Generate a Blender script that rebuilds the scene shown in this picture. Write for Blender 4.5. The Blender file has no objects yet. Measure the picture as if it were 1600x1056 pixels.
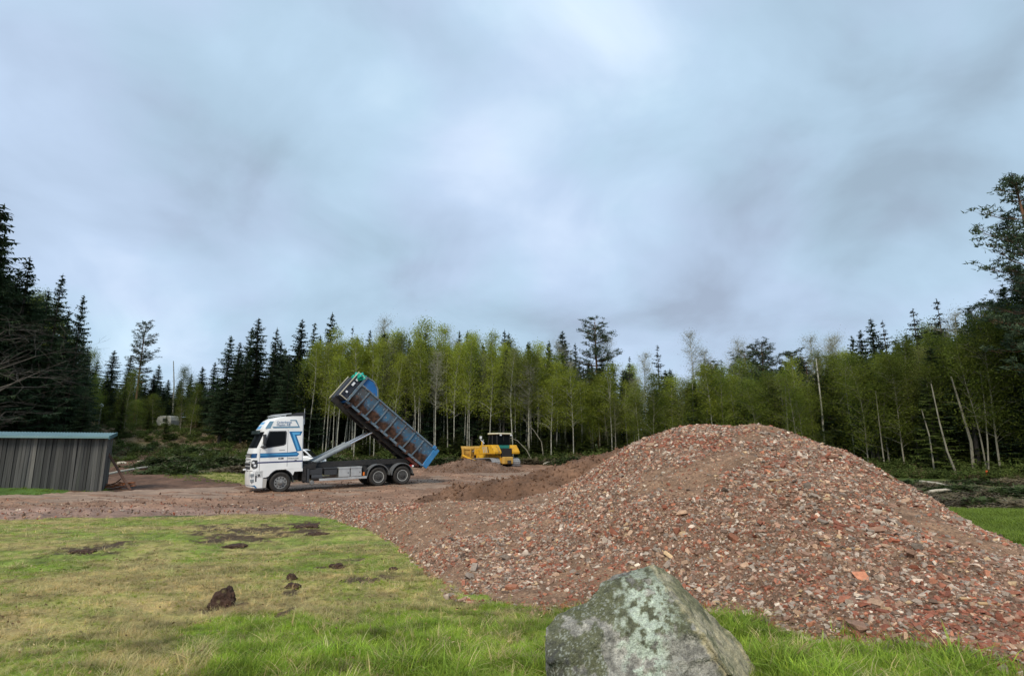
import bpy, bmesh, math, random
import numpy as np
from mathutils import Vector, Matrix, Euler, noise as mnoise
R = math.radians
C = bpy.context.scene.collection
sc = bpy.context.scene

# ---------------------------------------------------------------- camera
F, PITCH, CAMZ = 900.0, R(10.8), 1.7
cd = bpy.data.cameras.new('camera'); cam = bpy.data.objects.new('camera', cd); C.objects.link(cam)
cd.sensor_width = 36; cd.lens = 36 * F / 1600; cd.clip_start = 0.05; cd.clip_end = 3000
cam.location = (0, 0, CAMZ); cam.rotation_euler = (R(90) + PITCH, 0, 0)
sc.camera = cam

# ---------------------------------------------------------------- sky, sun, exposure
sc.view_settings.view_transform = 'Standard'; sc.view_settings.look = 'None'
sc.view_settings.exposure = 0.9; sc.view_settings.gamma = 1; sc.view_settings.use_curve_mapping = False
SUN_EL, SUN_AZ = R(43), R(-160)
W = bpy.data.worlds.new('World'); sc.world = W; W.use_nodes = True
def world():
    nt = W.node_tree; N = nt.nodes; L = nt.links; N.clear()
    out = N.new('ShaderNodeOutputWorld')
    sky = N.new('ShaderNodeTexSky'); sky.sky_type = 'NISHITA'; sky.sun_disc = False
    sky.sun_elevation = SUN_EL; sky.sun_rotation = R(200)
    b1 = N.new('ShaderNodeBackground'); b1.inputs[1].default_value = 0.05; L.new(sky.outputs[0], b1.inputs[0])
    tc = N.new('ShaderNodeTexCoord'); sep = N.new('ShaderNodeSeparateXYZ'); L.new(tc.outputs['Generated'], sep.inputs[0])
    def m(op, a, b=None, c=None, cl=False):
        n = N.new('ShaderNodeMath'); n.operation = op; n.use_clamp = cl
        for i, v in enumerate((a, b, c)):
            if v is None: continue
            if isinstance(v, (int, float)): n.inputs[i].default_value = v
            else: L.new(v, n.inputs[i])
        return n.outputs[0]
    zz = m('ADD', m('MAXIMUM', sep.outputs[2], 0.0), 0.55)
    cx = m('DIVIDE', sep.outputs[0], zz); cy = m('DIVIDE', sep.outputs[1], zz)
    cmb = N.new('ShaderNodeCombineXYZ'); L.new(cx, cmb.inputs[0]); L.new(cy, cmb.inputs[1])
    def nz(scale, det, rough, off, dist=0.0):
        mp = N.new('ShaderNodeMapping'); mp.inputs['Location'].default_value = off
        L.new(cmb.outputs[0], mp.inputs[0])
        n = N.new('ShaderNodeTexNoise'); n.inputs['Scale'].default_value = scale; n.inputs['Detail'].default_value = det
        n.inputs['Roughness'].default_value = rough; n.inputs['Distortion'].default_value = dist
        L.new(mp.outputs[0], n.inputs['Vector']); return n.outputs['Fac']
    n1 = nz(1.5, 5, .47, (3.1, 1.7, 0), .5); n2 = nz(3.6, 6, .5, (7.3, -2.2, 0), .4); n3 = nz(2.4, 5, .5, (-4, 5, 1))
    f = m('ADD', m('MULTIPLY', n1, 0.55), m('MULTIPLY', n2, 0.45)); f = m('ADD', f, .035)
    def blob(az, el, k, amp):
        d = (math.sin(R(az)) * math.cos(R(el)), math.cos(R(az)) * math.cos(R(el)), math.sin(R(el)))
        v = N.new('ShaderNodeVectorMath'); v.operation = 'DOT_PRODUCT'; L.new(tc.outputs['Generated'], v.inputs[0]); v.inputs[1].default_value = d
        g = m('POWER', m('MAXIMUM', v.outputs['Value'], 0.0), k); return m('MULTIPLY', g, amp)
    for a in ((-5, 32, 180, .055), (2, 44, 90, .09), (5, 20, 260, .07), (24, 22, 60, -.05), (18, 13.5, 500, -.085),
              (-32, 22, 90, -.06), (-14, 16, 120, -.04), (-38, 38, 90, .09), (-22, 34, 160, -.03), (30, 11, 300, .06), (-9, 24, 300, -.07), (-40, 12, 200, .06), (12, 36, 120, .05), (-6, 37, 300, -.06)):
        f = m('ADD', f, blob(*a))
    ramp = N.new('ShaderNodeValToRGB'); L.new(f, ramp.inputs[0]); e = ramp.color_ramp.elements
    e[0].position = .37; e[0].color = (.285, .372, .462, 1); e[1].position = .74; e[1].color = (.60, .75, .87, 1)
    a = e.new(.47); a.color = (.355, .48, .60, 1); a = e.new(.58); a.color = (.42, .565, .705, 1)
    hue = N.new('ShaderNodeMix'); hue.data_type = 'RGBA'; hue.blend_type = 'MULTIPLY'
    r2 = N.new('ShaderNodeMapRange'); L.new(n3, r2.inputs[0]); r2.inputs[1].default_value = .44; r2.inputs[2].default_value = .60
    L.new(r2.outputs[0], hue.inputs[0]); L.new(ramp.outputs[0], hue.inputs[6]); hue.inputs[7].default_value = (1.055, .98, 1.02, 1)
    b2 = N.new('ShaderNodeBackground'); b2.inputs[1].default_value = 0.71; L.new(hue.outputs[2], b2.inputs[0])
    mx = N.new('ShaderNodeMixShader'); mx.inputs[0].default_value = .93
    L.new(b1.outputs[0], mx.inputs[1]); L.new(b2.outputs[0], mx.inputs[2]); L.new(mx.outputs[0], out.inputs[0])
world()
sd = bpy.data.lights.new('sun', 'SUN'); sun = bpy.data.objects.new('sun', sd); C.objects.link(sun)
sd.energy = 1.5; sd.angle = R(22); sd.color = (1.0, .90, .74)
sun.rotation_euler = (R(90) - SUN_EL, 0, R(-20)); sun.location = (0, 0, 40)

# ---------------------------------------------------------------- projection helpers for laying things out
CT, ST = math.cos(PITCH), math.sin(PITCH)
def ray(px, py):
    u = (px - 800) / F; v = (528 - py) / F
    return np.array((u, CT - v * ST, ST + v * CT))
def at(px, py, Y):
    d = ray(px, py); return Vector(d * (Y / d[1])) + Vector((0, 0, CAMZ))
def proj(p):
    x, y, z = p[0], p[1], p[2] - CAMZ
    d = y * CT + z * ST; h = -y * ST + z * CT
    return 800 + F * x / d, 528 - F * h / d

# ---------------------------------------------------------------- value noise
_rs = np.random.RandomState(7); _T = _rs.rand(256, 256)
def vn(x, y):
    x = np.asarray(x, float); y = np.asarray(y, float)
    xi = np.floor(x).astype(int); yi = np.floor(y).astype(int); fx = x - xi; fy = y - yi
    fx = fx * fx * (3 - 2 * fx); fy = fy * fy * (3 - 2 * fy)
    a = _T[xi & 255, yi & 255]; b = _T[(xi + 1) & 255, yi & 255]; c = _T[xi & 255, (yi + 1) & 255]; d = _T[(xi + 1) & 255, (yi + 1) & 255]
    return (a * (1 - fx) + b * fx) * (1 - fy) + (c * (1 - fx) + d * fx) * fy
def fbm(x, y, o=4, g=.5):
    s = 0; a = 1; t = 0
    for i in range(o):
        s = s + a * vn(x * 2 ** i + 17 * i, y * 2 ** i + 31 * i); t += a; a *= g
    return s / t - .5
def sstep(a, b, x):
    t = np.clip((np.asarray(x, float) - a) / (b - a), 0, 1); return t * t * (3 - 2 * t)

# ---------------------------------------------------------------- terrain heights
def G(x, y):
    x = np.asarray(x, float); y = np.asarray(y, float)
    z = np.interp(y, [-60, 0, 5, 8, 12, 18, 24, 30, 36, 45, 53, 62, 80, 120, 200, 600], [.3, 0, -.08, -.18, -.3, -.44, -.55, -.55, -.42, -.24, -.04, .42, 1.2, 2.5, 5, 13])
    az = -x / np.maximum(y, 4.0)
    w = sstep(.27, .62, az)
    z = z + w * np.interp(y, [30, 45, 60, 75, 105, 160, 400], [0, .25, 1.4, 2.9, 4.2, 6.5, 12])
    z = z + 1.35 * np.exp(-((x + 29) / 5.0) ** 2 - ((y - 29.5) / 2.6) ** 2)
    for (cx, cy, a) in GFIX: z = z + a * np.exp(-((x - cx) ** 2 + (y - cy) ** 2) / 14.0)
    z = z + fbm(x * .35, y * .35, 3) * .10 + fbm(x * .08 + 9, y * .08, 2) * .18 * sstep(8, 40, np.hypot(x, y))
    return z
GFIX = []
def _hit(px, py, z0):
    d = ray(px, py); t = (z0 - CAMZ) / d[2]; return d[0] * t, d[1] * t
TF, TR = _hit(437, 769.5, -.50), _hit(628, 757, -.30)     # where the lorry's front and rear wheels stand
_d = [-.50 - .10 - float(G(*TF)), -.30 - .10 - float(G(*TR))]; _k = math.exp(-((TF[0] - TR[0]) ** 2 + (TF[1] - TR[1]) ** 2) / 14.0)
_s = np.linalg.solve(np.array([[1, _k], [_k, 1]]), np.array(_d)); GFIX += [(*TF, float(_s[0])), (*TR, float(_s[1]))]
def gpt(px, py):
    d = ray(px, py); t = 2.0; prev = t
    while t < 400:
        if CAMZ + d[2] * t < G(d[0] * t, d[1] * t): break
        prev = t; t *= 1.01
    lo, hi = prev, t
    for _ in range(18):
        mid = (lo + hi) / 2
        if CAMZ + d[2] * mid < G(d[0] * mid, d[1] * mid): hi = mid
        else: lo = mid
    return d[0] * hi, d[1] * hi
def inpoly(x, y, poly):
    ins = np.zeros(np.shape(x), bool); n = len(poly)
    for i in range(n):
        x1, y1 = poly[i]; x2, y2 = poly[(i + 1) % n]
        c = ((y1 > y) != (y2 > y)) & (x < (x2 - x1) * (y - y1) / (y2 - y1 + 1e-12) + x1)
        ins ^= c
    return ins

# ---------------------------------------------------------------- tagging
def tag(o, label=None, cat=None, group=None, kind=None):
    if label: o['label'] = label
    if cat: o['category'] = cat
    if group: o['group'] = group
    if kind: o['kind'] = kind
    return o
def empty(name, loc=(0, 0, 0), rot=(0, 0, 0), label=None, cat=None, group=None):
    o = bpy.data.objects.new(name, None); C.objects.link(o); o.location = loc; o.rotation_euler = rot; o.empty_display_size = .2
    return tag(o, label, cat, group)

# ---------------------------------------------------------------- materials
def mat(name, col=(.5, .5, .5), rough=.7, metal=0.0, **k):
    m = bpy.data.materials.new(name); m.use_nodes = True
    b = m.node_tree.nodes['Principled BSDF']
    b.inputs['Base Color'].default_value = (*col, 1); b.inputs['Roughness'].default_value = rough; b.inputs['Metallic'].default_value = metal
    if 'spec' in k: b.inputs['Specular IOR Level'].default_value = k['spec']
    if 'coat' in k: b.inputs['Coat Weight'].default_value = k['coat']
    return m
def noisy(name, cols, scale=3, rough=.8, bump=.0, bscale=None, detail=6, metal=0, pos=None, stretch=(1, 1, 1), coord='Object', rnd=0.0, spec=.3, layers=(), bdist=.02):
    """base colour = ramp over noise; layers: (colour, scale, lo, hi, strength) further noise patches"""
    m = mat(name, cols[0], rough, metal, spec=spec); nt = m.node_tree; N = nt.nodes; L = nt.links; b = N['Principled BSDF']
    tc = N.new('ShaderNodeTexCoord'); mp = N.new('ShaderNodeMapping'); mp.inputs['Scale'].default_value = stretch
    L.new(tc.outputs[coord], mp.inputs[0])
    if rnd:
        oi = N.new('ShaderNodeObjectInfo'); ml = N.new('ShaderNodeVectorMath'); ml.operation = 'SCALE'
        cb = N.new('ShaderNodeCombineXYZ'); L.new(oi.outputs['Random'], cb.inputs[0]); L.new(oi.outputs['Random'], cb.inputs[1])
        L.new(cb.outputs[0], ml.inputs[0]); ml.inputs['Scale'].default_value = 37.0; L.new(ml.outputs[0], mp.inputs['Location'])
    n = N.new('ShaderNodeTexNoise'); n.inputs['Scale'].default_value = scale; n.inputs['Detail'].default_value = detail; n.inputs['Roughness'].default_value = .6
    L.new(mp.outputs[0], n.inputs['Vector'])
    r = N.new('ShaderNodeValToRGB'); L.new(n.outputs['Fac'], r.inputs[0]); e = r.color_ramp.elements
    k = len(cols); ps = pos or [(.32 + .36 * i / max(1, k - 1)) for i in range(k)]
    e[0].position = ps[0]; e[0].color = (*cols[0], 1); e[1].position = ps[-1]; e[1].color = (*cols[-1], 1)
    for i in range(1, k - 1): q = e.new(ps[i]); q.color = (*cols[i], 1)
    cur = r.outputs[0]
    for (c, s, lo, hi, st) in layers:
        n2 = N.new('ShaderNodeTexNoise'); n2.inputs['Scale'].default_value = s; n2.inputs['Detail'].default_value = 5
        ad = N.new('ShaderNodeVectorMath'); ad.operation = 'ADD'; L.new(mp.outputs[0], ad.inputs[0]); ad.inputs[1].default_value = (s, 3.3 * s % 7, 1.7)
        L.new(ad.outputs[0], n2.inputs['Vector'])
        mr = N.new('ShaderNodeMapRange'); L.new(n2.outputs['Fac'], mr.inputs[0]); mr.inputs[1].default_value = lo; mr.inputs[2].default_value = hi; mr.inputs[4].default_value = st
        mx = N.new('ShaderNodeMix'); mx.data_type = 'RGBA'; L.new(mr.outputs[0], mx.inputs[0]); L.new(cur, mx.inputs[6]); mx.inputs[7].default_value = (*c, 1)
        cur = mx.outputs[2]
    if rnd:
        hs = N.new('ShaderNodeHueSaturation'); mr = N.new('ShaderNodeMapRange'); L.new(oi.outputs['Random'], mr.inputs[0])
        mr.inputs[3].default_value = 1 - rnd; mr.inputs[4].default_value = 1 + rnd; L.new(mr.outputs[0], hs.inputs['Value']); L.new(cur, hs.inputs['Color']); cur = hs.outputs[0]
    L.new(cur, b.inputs['Base Color'])
    if bump:
        n3 = N.new('ShaderNodeTexNoise'); n3.inputs['Scale'].default_value = bscale or scale * 4; n3.inputs['Detail'].default_value = 5
        L.new(mp.outputs[0], n3.inputs['Vector']); bp = N.new('ShaderNodeBump'); bp.inputs['Strength'].default_value = bump; bp.inputs['Distance'].default_value = bdist
        L.new(n3.outputs['Fac'], bp.inputs['Height']); L.new(bp.outputs[0], b.inputs['Normal'])
    return m
def attrmat(name, attr, atype, mul=(1, 1, 1), scale=30, vary=.25, rough=.9, bump=.4, bscale=60, trans=0.0, coord='Object', bdist=.01, scale2=3):
    m = mat(name, (1, 1, 1), rough, spec=.25); nt = m.node_tree; N = nt.nodes; L = nt.links; b = N['Principled BSDF']
    if atype == 'OBJECT_COLOR': a = N.new('ShaderNodeObjectInfo'); co = a.outputs['Color']
    else: a = N.new('ShaderNodeAttribute'); a.attribute_name = attr; a.attribute_type = atype; co = a.outputs['Color']
    tc = N.new('ShaderNodeTexCoord')
    cur = co
    for s, vv in ((scale, vary), (scale2, vary * .7)):
        n = N.new('ShaderNodeTexNoise'); n.inputs['Scale'].default_value = s; n.inputs['Detail'].default_value = 6; n.inputs['Roughness'].default_value = .65; L.new(tc.outputs[coord], n.inputs['Vector'])
        mr = N.new('ShaderNodeMapRange'); L.new(n.outputs['Fac'], mr.inputs[0]); mr.inputs[1].default_value = .3; mr.inputs[2].default_value = .7
        mr.inputs[3].default_value = 1 - vv; mr.inputs[4].default_value = 1 + vv
        sc_ = N.new('ShaderNodeVectorMath'); sc_.operation = 'SCALE'; L.new(cur, sc_.inputs[0]); L.new(mr.outputs[0], sc_.inputs['Scale']); cur = sc_.outputs[0]
    L.new(cur, b.inputs['Base Color'])
    if bump:
        n3 = N.new('ShaderNodeTexNoise'); n3.inputs['Scale'].default_value = bscale; n3.inputs['Detail'].default_value = 6; L.new(tc.outputs[coord], n3.inputs['Vector'])
        bp = N.new('ShaderNodeBump'); bp.inputs['Strength'].default_value = bump; bp.inputs['Distance'].default_value = bdist
        L.new(n3.outputs['Fac'], bp.inputs['Height']); L.new(bp.outputs[0], b.inputs['Normal'])
    if trans:
        t = N.new('ShaderNodeBsdfTranslucent'); L.new(cur, t.inputs[0]); mx = N.new('ShaderNodeMixShader'); mx.inputs[0].default_value = trans
        L.new(b.outputs[0], mx.inputs[1]); L.new(t.outputs[0], mx.inputs[2]); L.new(mx.outputs[0], N['Material Output'].inputs[0])
    return m
def leafmat(name, c1, c2, trans=.3, rnd=.25, scale=1.2):
    m = noisy(name, [c1, c2], scale=scale, rough=.75, rnd=rnd, spec=.2, detail=4)
    nt = m.node_tree; N = nt.nodes; L = nt.links; b = N['Principled BSDF']
    src = b.inputs['Base Color'].links[0].from_socket
    t = N.new('ShaderNodeBsdfTranslucent'); L.new(src, t.inputs[0]); mx = N.new('ShaderNodeMixShader'); mx.inputs[0].default_value = trans
    L.new(b.outputs[0], mx.inputs[1]); L.new(t.outputs[0], mx.inputs[2]); L.new(mx.outputs[0], N['Material Output'].inputs[0])
    return m

# ---------------------------------------------------------------- mesh builder
class MB:
    def __init__(s): s.v = []; s.f = []; s.m = []
    def add(s, vs, fs, mi=0):
        o = len(s.v); s.v += [tuple(p) for p in vs]; s.f += [tuple(i + o for i in f) for f in fs]; s.m += [mi] * len(fs); return s
    def box(s, x0, x1, y0, y1, z0, z1, mi=0, M=None):
        vs = [(x, y, z) for z in (z0, z1) for y in (y0, y1) for x in (x0, x1)]
        if M is not None: vs = [M @ Vector(p) for p in vs]
        return s.add(vs, [(0, 2, 3, 1), (4, 5, 7, 6), (0, 1, 5, 4), (2, 6, 7, 3), (0, 4, 6, 2), (1, 3, 7, 5)], mi)
    def prism(s, poly, y0, y1, mi=0, axis='y'):
        n = len(poly)
        a = sum(poly[i][0] * poly[(i + 1) % n][1] - poly[(i + 1) % n][0] * poly[i][1] for i in range(n))
        if a < 0: poly = poly[::-1]
        if axis == 'y': P = lambda p, q: (p[0], q, p[1])
        elif axis == 'z': P = lambda p, q: (p[0], p[1], q)
        else: P = lambda p, q: (q, p[0], p[1])
        vs = [P(p, y0) for p in poly] + [P(p, y1) for p in poly]
        fs = [tuple(range(n)), tuple(range(2 * n - 1, n - 1, -1))] + [((i + 1) % n, i, n + i, n + (i + 1) % n) for i in range(n)]
        if axis == 'z' or axis == 'x': fs = [f[::-1] for f in fs]
        return s.add(vs, fs, mi)
    def tube(s, pts, rs, n=6, mi=0, cap=True):
        pts = [Vector(p) for p in pts]
        if isinstance(rs, (int, float)): rs = [rs] * len(pts)
        o = len(s.v); k = len(pts)
        for i, p in enumerate(pts):
            d = (pts[min(i + 1, k - 1)] - pts[max(i - 1, 0)]).normalized()
            a = d.cross(Vector((0, 0, 1)) if abs(d.z) < .95 else Vector((1, 0, 0))).normalized(); b = d.cross(a)
            for j in range(n):
                t = 2 * math.pi * j / n; s.v.append(tuple(p + (a * math.cos(t) + b * math.sin(t)) * rs[i]))
        for i in range(k - 1):
            for j in range(n):
                s.f.append((o + i * n + j, o + i * n + (j + 1) % n, o + (i + 1) * n + (j + 1) % n, o + (i + 1) * n + j)); s.m.append(mi)
        if cap and n > 2:
            s.f.append(tuple(o + j for j in range(n))[::-1]); s.f.append(tuple(o + (k - 1) * n + j for j in range(n))); s.m += [mi, mi]
        return s
    def lathe(s, prof, c, n=32, mi=0, axis='y', closed=False):
        """prof: (radius, offset along axis)"""
        o = len(s.v); k = len(prof)
        for (r, a) in prof:
            for j in range(n):
                t = 2 * math.pi * j / n; ca, sa = r * math.cos(t), r * math.sin(t)
                s.v.append((c[0] + ca, c[1] + a, c[2] + sa) if axis == 'y' else (c[0] + ca, c[1] + sa, c[2] + a) if axis == 'z' else (c[0] + a, c[1] + ca, c[2] + sa))
        for i in range(k - (0 if closed else 1)):
            for j in range(n):
                i2 = (i + 1) % k
                s.f.append((o + i * n + j, o + i * n + (j + 1) % n, o + i2 * n + (j + 1) % n, o + i2 * n + j)); s.m.append(mi)
        if not closed:
            s.f.append(tuple(o + j for j in range(n))); s.f.append(tuple(o + (k - 1) * n + j for j in range(n))[::-1]); s.m += [mi, mi]
        return s
    def mesh(s, name, mats, smooth=False):
        me = bpy.data.meshes.new(name); me.from_pydata(s.v, [], s.f)
        for m in (mats if isinstance(mats, (list, tuple)) else [mats]): me.materials.append(m)
        if len(me.materials) > 1: me.polygons.foreach_set('material_index', s.m)
        if smooth:
            me.polygons.foreach_set('use_smooth', [True] * len(me.polygons))
            try: me.set_sharp_from_angle(angle=R(38))
            except Exception: pass
        me.update(); return me
    def build(s, name, mats, parent=None, smooth=False, bevel=0, loc=None, rot=None, fix=True):
        me = s.mesh(name, mats, False)
        if fix:
            bm = bmesh.new(); bm.from_mesh(me); bmesh.ops.recalc_face_normals(bm, faces=bm.faces); bm.to_mesh(me); bm.free()
        if smooth:
            me.polygons.foreach_set('use_smooth', [True] * len(me.polygons))
            try: me.set_sharp_from_angle(angle=R(38))
            except Exception: pass
        o = bpy.data.objects.new(name, me); C.objects.link(o); o.parent = parent
        if loc is not None: o.location = loc
        if rot is not None: o.rotation_euler = rot
        if bevel:
            b = o.modifiers.new('bevel', 'BEVEL'); b.width = bevel; b.segments = 2; b.limit_method = 'ANGLE'; b.angle_limit = R(40); b.harden_normals = False
        return o
def npmesh(name, v, f, mats, smooth=False, mi=None):
    """v Nx3, f MxK arrays"""
    me = bpy.data.meshes.new(name); v = np.asarray(v, np.float32); f = np.asarray(f, np.int32); k = f.shape[1]
    me.vertices.add(len(v)); me.vertices.foreach_set('co', v.ravel()); me.loops.add(f.size); me.loops.foreach_set('vertex_index', f.ravel())
    me.polygons.add(len(f)); me.polygons.foreach_set('loop_start', np.arange(0, f.size, k, dtype=np.int32))
    for m in (mats if isinstance(mats, (list, tuple)) else [mats]): me.materials.append(m)
    if mi is not None: me.polygons.foreach_set('material_index', mi)
    if smooth: me.polygons.foreach_set('use_smooth', np.ones(len(f), bool))
    me.update(calc_edges=True); return me
def obj(name, me, parent=None, loc=None, rot=None, scale=None):
    o = bpy.data.objects.new(name, me); C.objects.link(o); o.parent = parent
    if loc is not None: o.location = loc
    if rot is not None: o.rotation_euler = rot
    if scale is not None: o.scale = scale
    return o
def gridfaces(nu, nv, wrap=False):
    i, j = np.meshgrid(np.arange(nu if wrap else nu - 1), np.arange(nv - 1), indexing='ij'); i2 = (i + 1) % nu
    return np.stack([i * nv + j, i2 * nv + j, i2 * nv + j + 1, i * nv + j + 1], -1).reshape(-1, 4)
def setcol(me, name, col):
    a = me.color_attributes.new(name, 'FLOAT_COLOR', 'POINT'); c = np.ones((len(me.vertices), 4), np.float32); c[:, :3] = col; a.data.foreach_set('color', c.ravel())

def scatter(name, pts, rot, scl, idx, tint, sources, parent=None):
    """one stuff object whose vertices carry instances of the source meshes"""
    me = bpy.data.meshes.new(name); n = len(pts); me.vertices.add(n); me.vertices.foreach_set('co', np.asarray(pts, np.float32).ravel())
    def at_(nm, ty, d):
        a = me.attributes.new(nm, ty, 'POINT'); a.data.foreach_set({'FLOAT_VECTOR': 'vector', 'INT': 'value', 'FLOAT_COLOR': 'color'}[ty], d.ravel())
    at_('rot', 'FLOAT_VECTOR', np.asarray(rot, np.float32)); at_('scl', 'FLOAT_VECTOR', np.asarray(scl, np.float32)); at_('idx', 'INT', np.asarray(idx, np.int32))
    c = np.ones((n, 4), np.float32); c[:, :3] = tint; at_('tint', 'FLOAT_COLOR', c)
    o = bpy.data.objects.new(name, me); C.objects.link(o); o.parent = parent
    col = bpy.data.collections.new(name + '_kinds')
    for i, (m) in enumerate(sources):
        so = bpy.data.objects.new('%s_kind_%02d' % (name, i), m); col.objects.link(so)
    ng = bpy.data.node_groups.new(name + '_scatter', 'GeometryNodeTree')
    ng.interface.new_socket('Geometry', in_out='INPUT', socket_type='NodeSocketGeometry'); ng.interface.new_socket('Geometry', in_out='OUTPUT', socket_type='NodeSocketGeometry')
    N = ng.nodes; L = ng.links; gi = N.new('NodeGroupInput'); go = N.new('NodeGroupOutput')
    ip = N.new('GeometryNodeInstanceOnPoints'); ci = N.new('GeometryNodeCollectionInfo'); ci.inputs[0].default_value = col
    ci.inputs['Separate Children'].default_value = True; ci.inputs['Reset Children'].default_value = True
    def na(nm, ty):
        a = N.new('GeometryNodeInputNamedAttribute'); a.data_type = ty; a.inputs[0].default_value = nm; return a.outputs[0]
    L.new(gi.outputs[0], ip.inputs['Points']); L.new(ci.outputs[0], ip.inputs['Instance']); ip.inputs['Pick Instance'].default_value = True
    L.new(na('idx', 'INT'), ip.inputs['Instance Index']); L.new(na('rot', 'FLOAT_VECTOR'), ip.inputs['Rotation']); L.new(na('scl', 'FLOAT_VECTOR'), ip.inputs['Scale'])
    L.new(ip.outputs[0], go.inputs[0]); md = o.modifiers.new('scatter', 'NODES'); md.node_group = ng
    o['kind'] = 'stuff'
    return o
# ================================================================ GROUND
rs = np.random.RandomState(3)
def wpoly(pl): return [gpt(*p) for p in pl]
soil_poly = wpoly([(-500, 786), (0, 786), (300, 775), (400, 757), (520, 748), (650, 730), (700, 723), (830, 721), (920, 727), (1000, 735), (1100, 760), (900, 810), (700, 812), (560, 812), (450, 806), (250, 806), (0, 816), (-500, 828)])
track_poly = wpoly([(120, 770), (150, 740), (190, 722), (212, 706), (245, 706), (252, 722), (300, 742), (385, 757), (385, 772)])
meadow_poly = wpoly([(1300, 797), (1480, 796), (1750, 800), (1750, 960), (1300, 960)])
lawn_poly = wpoly([(-700, 822), (0, 812), (250, 808), (450, 804), (560, 812), (700, 890)]) + [(1, 9), (6, 5), (14, 2), (14, -14), (-25, -14)]
strip_poly = wpoly([(-500, 745), (0, 745), (175, 763), (180, 770), (0, 776), (-500, 780)])
yel_poly = wpoly([(255, 742), (300, 736), (385, 741), (400, 757), (300, 752), (262, 748)])
torn = [(385, 828, 1.5), (350, 840, .8), (330, 822, .8), (410, 840, .8), (140, 858, .9), (165, 850, .6), (475, 818, .9), (495, 828, .7), (460, 830, .6), (527, 884, .45), (545, 876, .25), (330, 948, .45), (455, 905, .22), (458, 925, .25), (560, 905, .4), (600, 900, .3), (445, 960, .3)]
tornw = [(*gpt(a, b), r * .8) for a, b, r in torn]
BAND = [gpt(190, 1050), gpt(390, 850), gpt(0, 960), gpt(330, 830)]
def lawnmask(x, y):
    """dryness 0..1, torn soil 0..1"""
    n = fbm(x * .35 + 3, y * .8 + 5, 4); n2 = fbm(x * 1.8, y * 3.4, 3)
    def band(p, q, w):
        (ax, ay), (bx, by) = p, q; L2 = (bx - ax) ** 2 + (by - ay) ** 2; dd = np.abs((bx - ax) * (y - ay) - (by - ay) * (x - ax)) / math.sqrt(L2) + fbm(x * .8, y * .8, 3) * .9; return sstep(w, w * .45, dd)
    n = n + .26 * band(BAND[0], BAND[1], .75) + .20 * band(BAND[2], BAND[3], .9) - .12
    left = sstep(-1.0, -4.5, x) * sstep(10.5, 6, y) * .30 + sstep(-4, -10, x) * .12
    near = sstep(8.4, 5.2, y + fbm(x * .7, y * .7, 3) * 3.5 + fbm(x * 3, y * 3, 2) * 1.2) * sstep(-3.6, -1.2, x + fbm(x, y, 2) * 1.6)
    dry = np.clip(.42 + n * 1.5 + n2 * 1.1 + left - near * .62, 0, 1)
    t = np.zeros(np.shape(x))
    for (tx, ty, r) in tornw:
        d = np.hypot(x - tx, (y - ty) * .9) / r + fbm(x * 3.0, y * 5.0, 4) * 2.4 + fbm(x * 14, y * 14, 2) * .7
        t = np.maximum(t, sstep(.9, .6, d))
    return dry, t, near
def gcol(x, y):
    jx = x + fbm(x * .9, y * .9, 3) * .9; jy = y + fbm(x * .9 + 40, y * .9, 3) * .9
    n = fbm(x * .8, y * .8, 4)[..., None]; nf = fbm(x * 4, y * 4, 3)[..., None]
    floor = np.array((.095, .082, .035)) * (1 + n * 1.4 + nf * .8) + np.array((-.01, .035, -.01)) * sstep(-.05, .2, fbm(x * .25, y * .25, 3))[..., None]
    heath = np.array((.17, .115, .06)) * (1 + n * .9 + nf)
    hw = (sstep(56, 68, y) * sstep(.35, .5, -x / np.maximum(y, 4)))[..., None]
    c = floor * (1 - hw) + heath * hw
    m = inpoly(jx, jy, strip_poly); c[m] = (np.array((.085, .15, .03)) * (1 + n + nf * .5))[m]
    m = inpoly(jx, jy, yel_poly); c[m] = (np.array((.30, .27, .085)) * (1 + n + nf * .5))[m]
    m = inpoly(jx, jy, meadow_poly); c[m] = (np.array((.12, .19, .03)) * (1 + n * .7 + nf * .5))[m]
    m = inpoly(jx, jy, track_poly); c[m] = (np.array((.135, .075, .048)) * (1 + n * 1.6 + nf))[m]
    m = inpoly(jx, jy, soil_poly); c[m] = (np.array((.22, .135, .095)) * (1 + n + nf * .5))[m]
    dry, t, near = lawnmask(x, y); dry = dry[..., None]
    lawn = np.array((.17, .22, .035)) * (1 - dry) + np.array((.40, .29, .12)) * dry
    lawn = lawn * (1 + nf * 1.3); lawn = lawn * (1 - t[..., None]) + np.array((.075, .047, .026)) * t[..., None]
    m = inpoly(x + fbm(x * 2, y * 2, 3) * .5, y + fbm(x * 2 + 9, y * 2, 3) * .5, lawn_poly); c[m] = lawn[m]
    return np.clip(c, .01, .9)
az = np.concatenate([np.arange(-180, -60, 4.), np.arange(-60, 60, .2), np.arange(60, 180, 4.)]); rr = np.concatenate([[.02, .5, 1, 1.5, 2], np.geomspace(2.4, 420, 520), [700, 1200]])
A, RR = np.meshgrid(np.radians(az), rr, indexing='ij'); X = RR * np.sin(A); Y = RR * np.cos(A)
Z = G(X, Y); d_, t_, _n = lawnmask(X, Y); inl = inpoly(X, Y, lawn_poly)
relief = fbm(X * 2.2, Y * 4.5, 3) * .07 + fbm(X * 9, Y * 9, 3) * .025
Z = Z + inl * (relief * sstep(30, 12, RR) + t_ * (fbm(X * 5, Y * 5, 3) * .14 - .01)) + (~inl) * fbm(X * 1.2, Y * 1.2, 4) * .16 * sstep(33, 40, RR) * (1 - inpoly(X, Y, soil_poly))
M_ground = attrmat('ground_surface', 'col', 'GEOMETRY', scale=18, vary=.35, bump=.7, bscale=35, coord='Object', bdist=.03, scale2=2.5)
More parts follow.
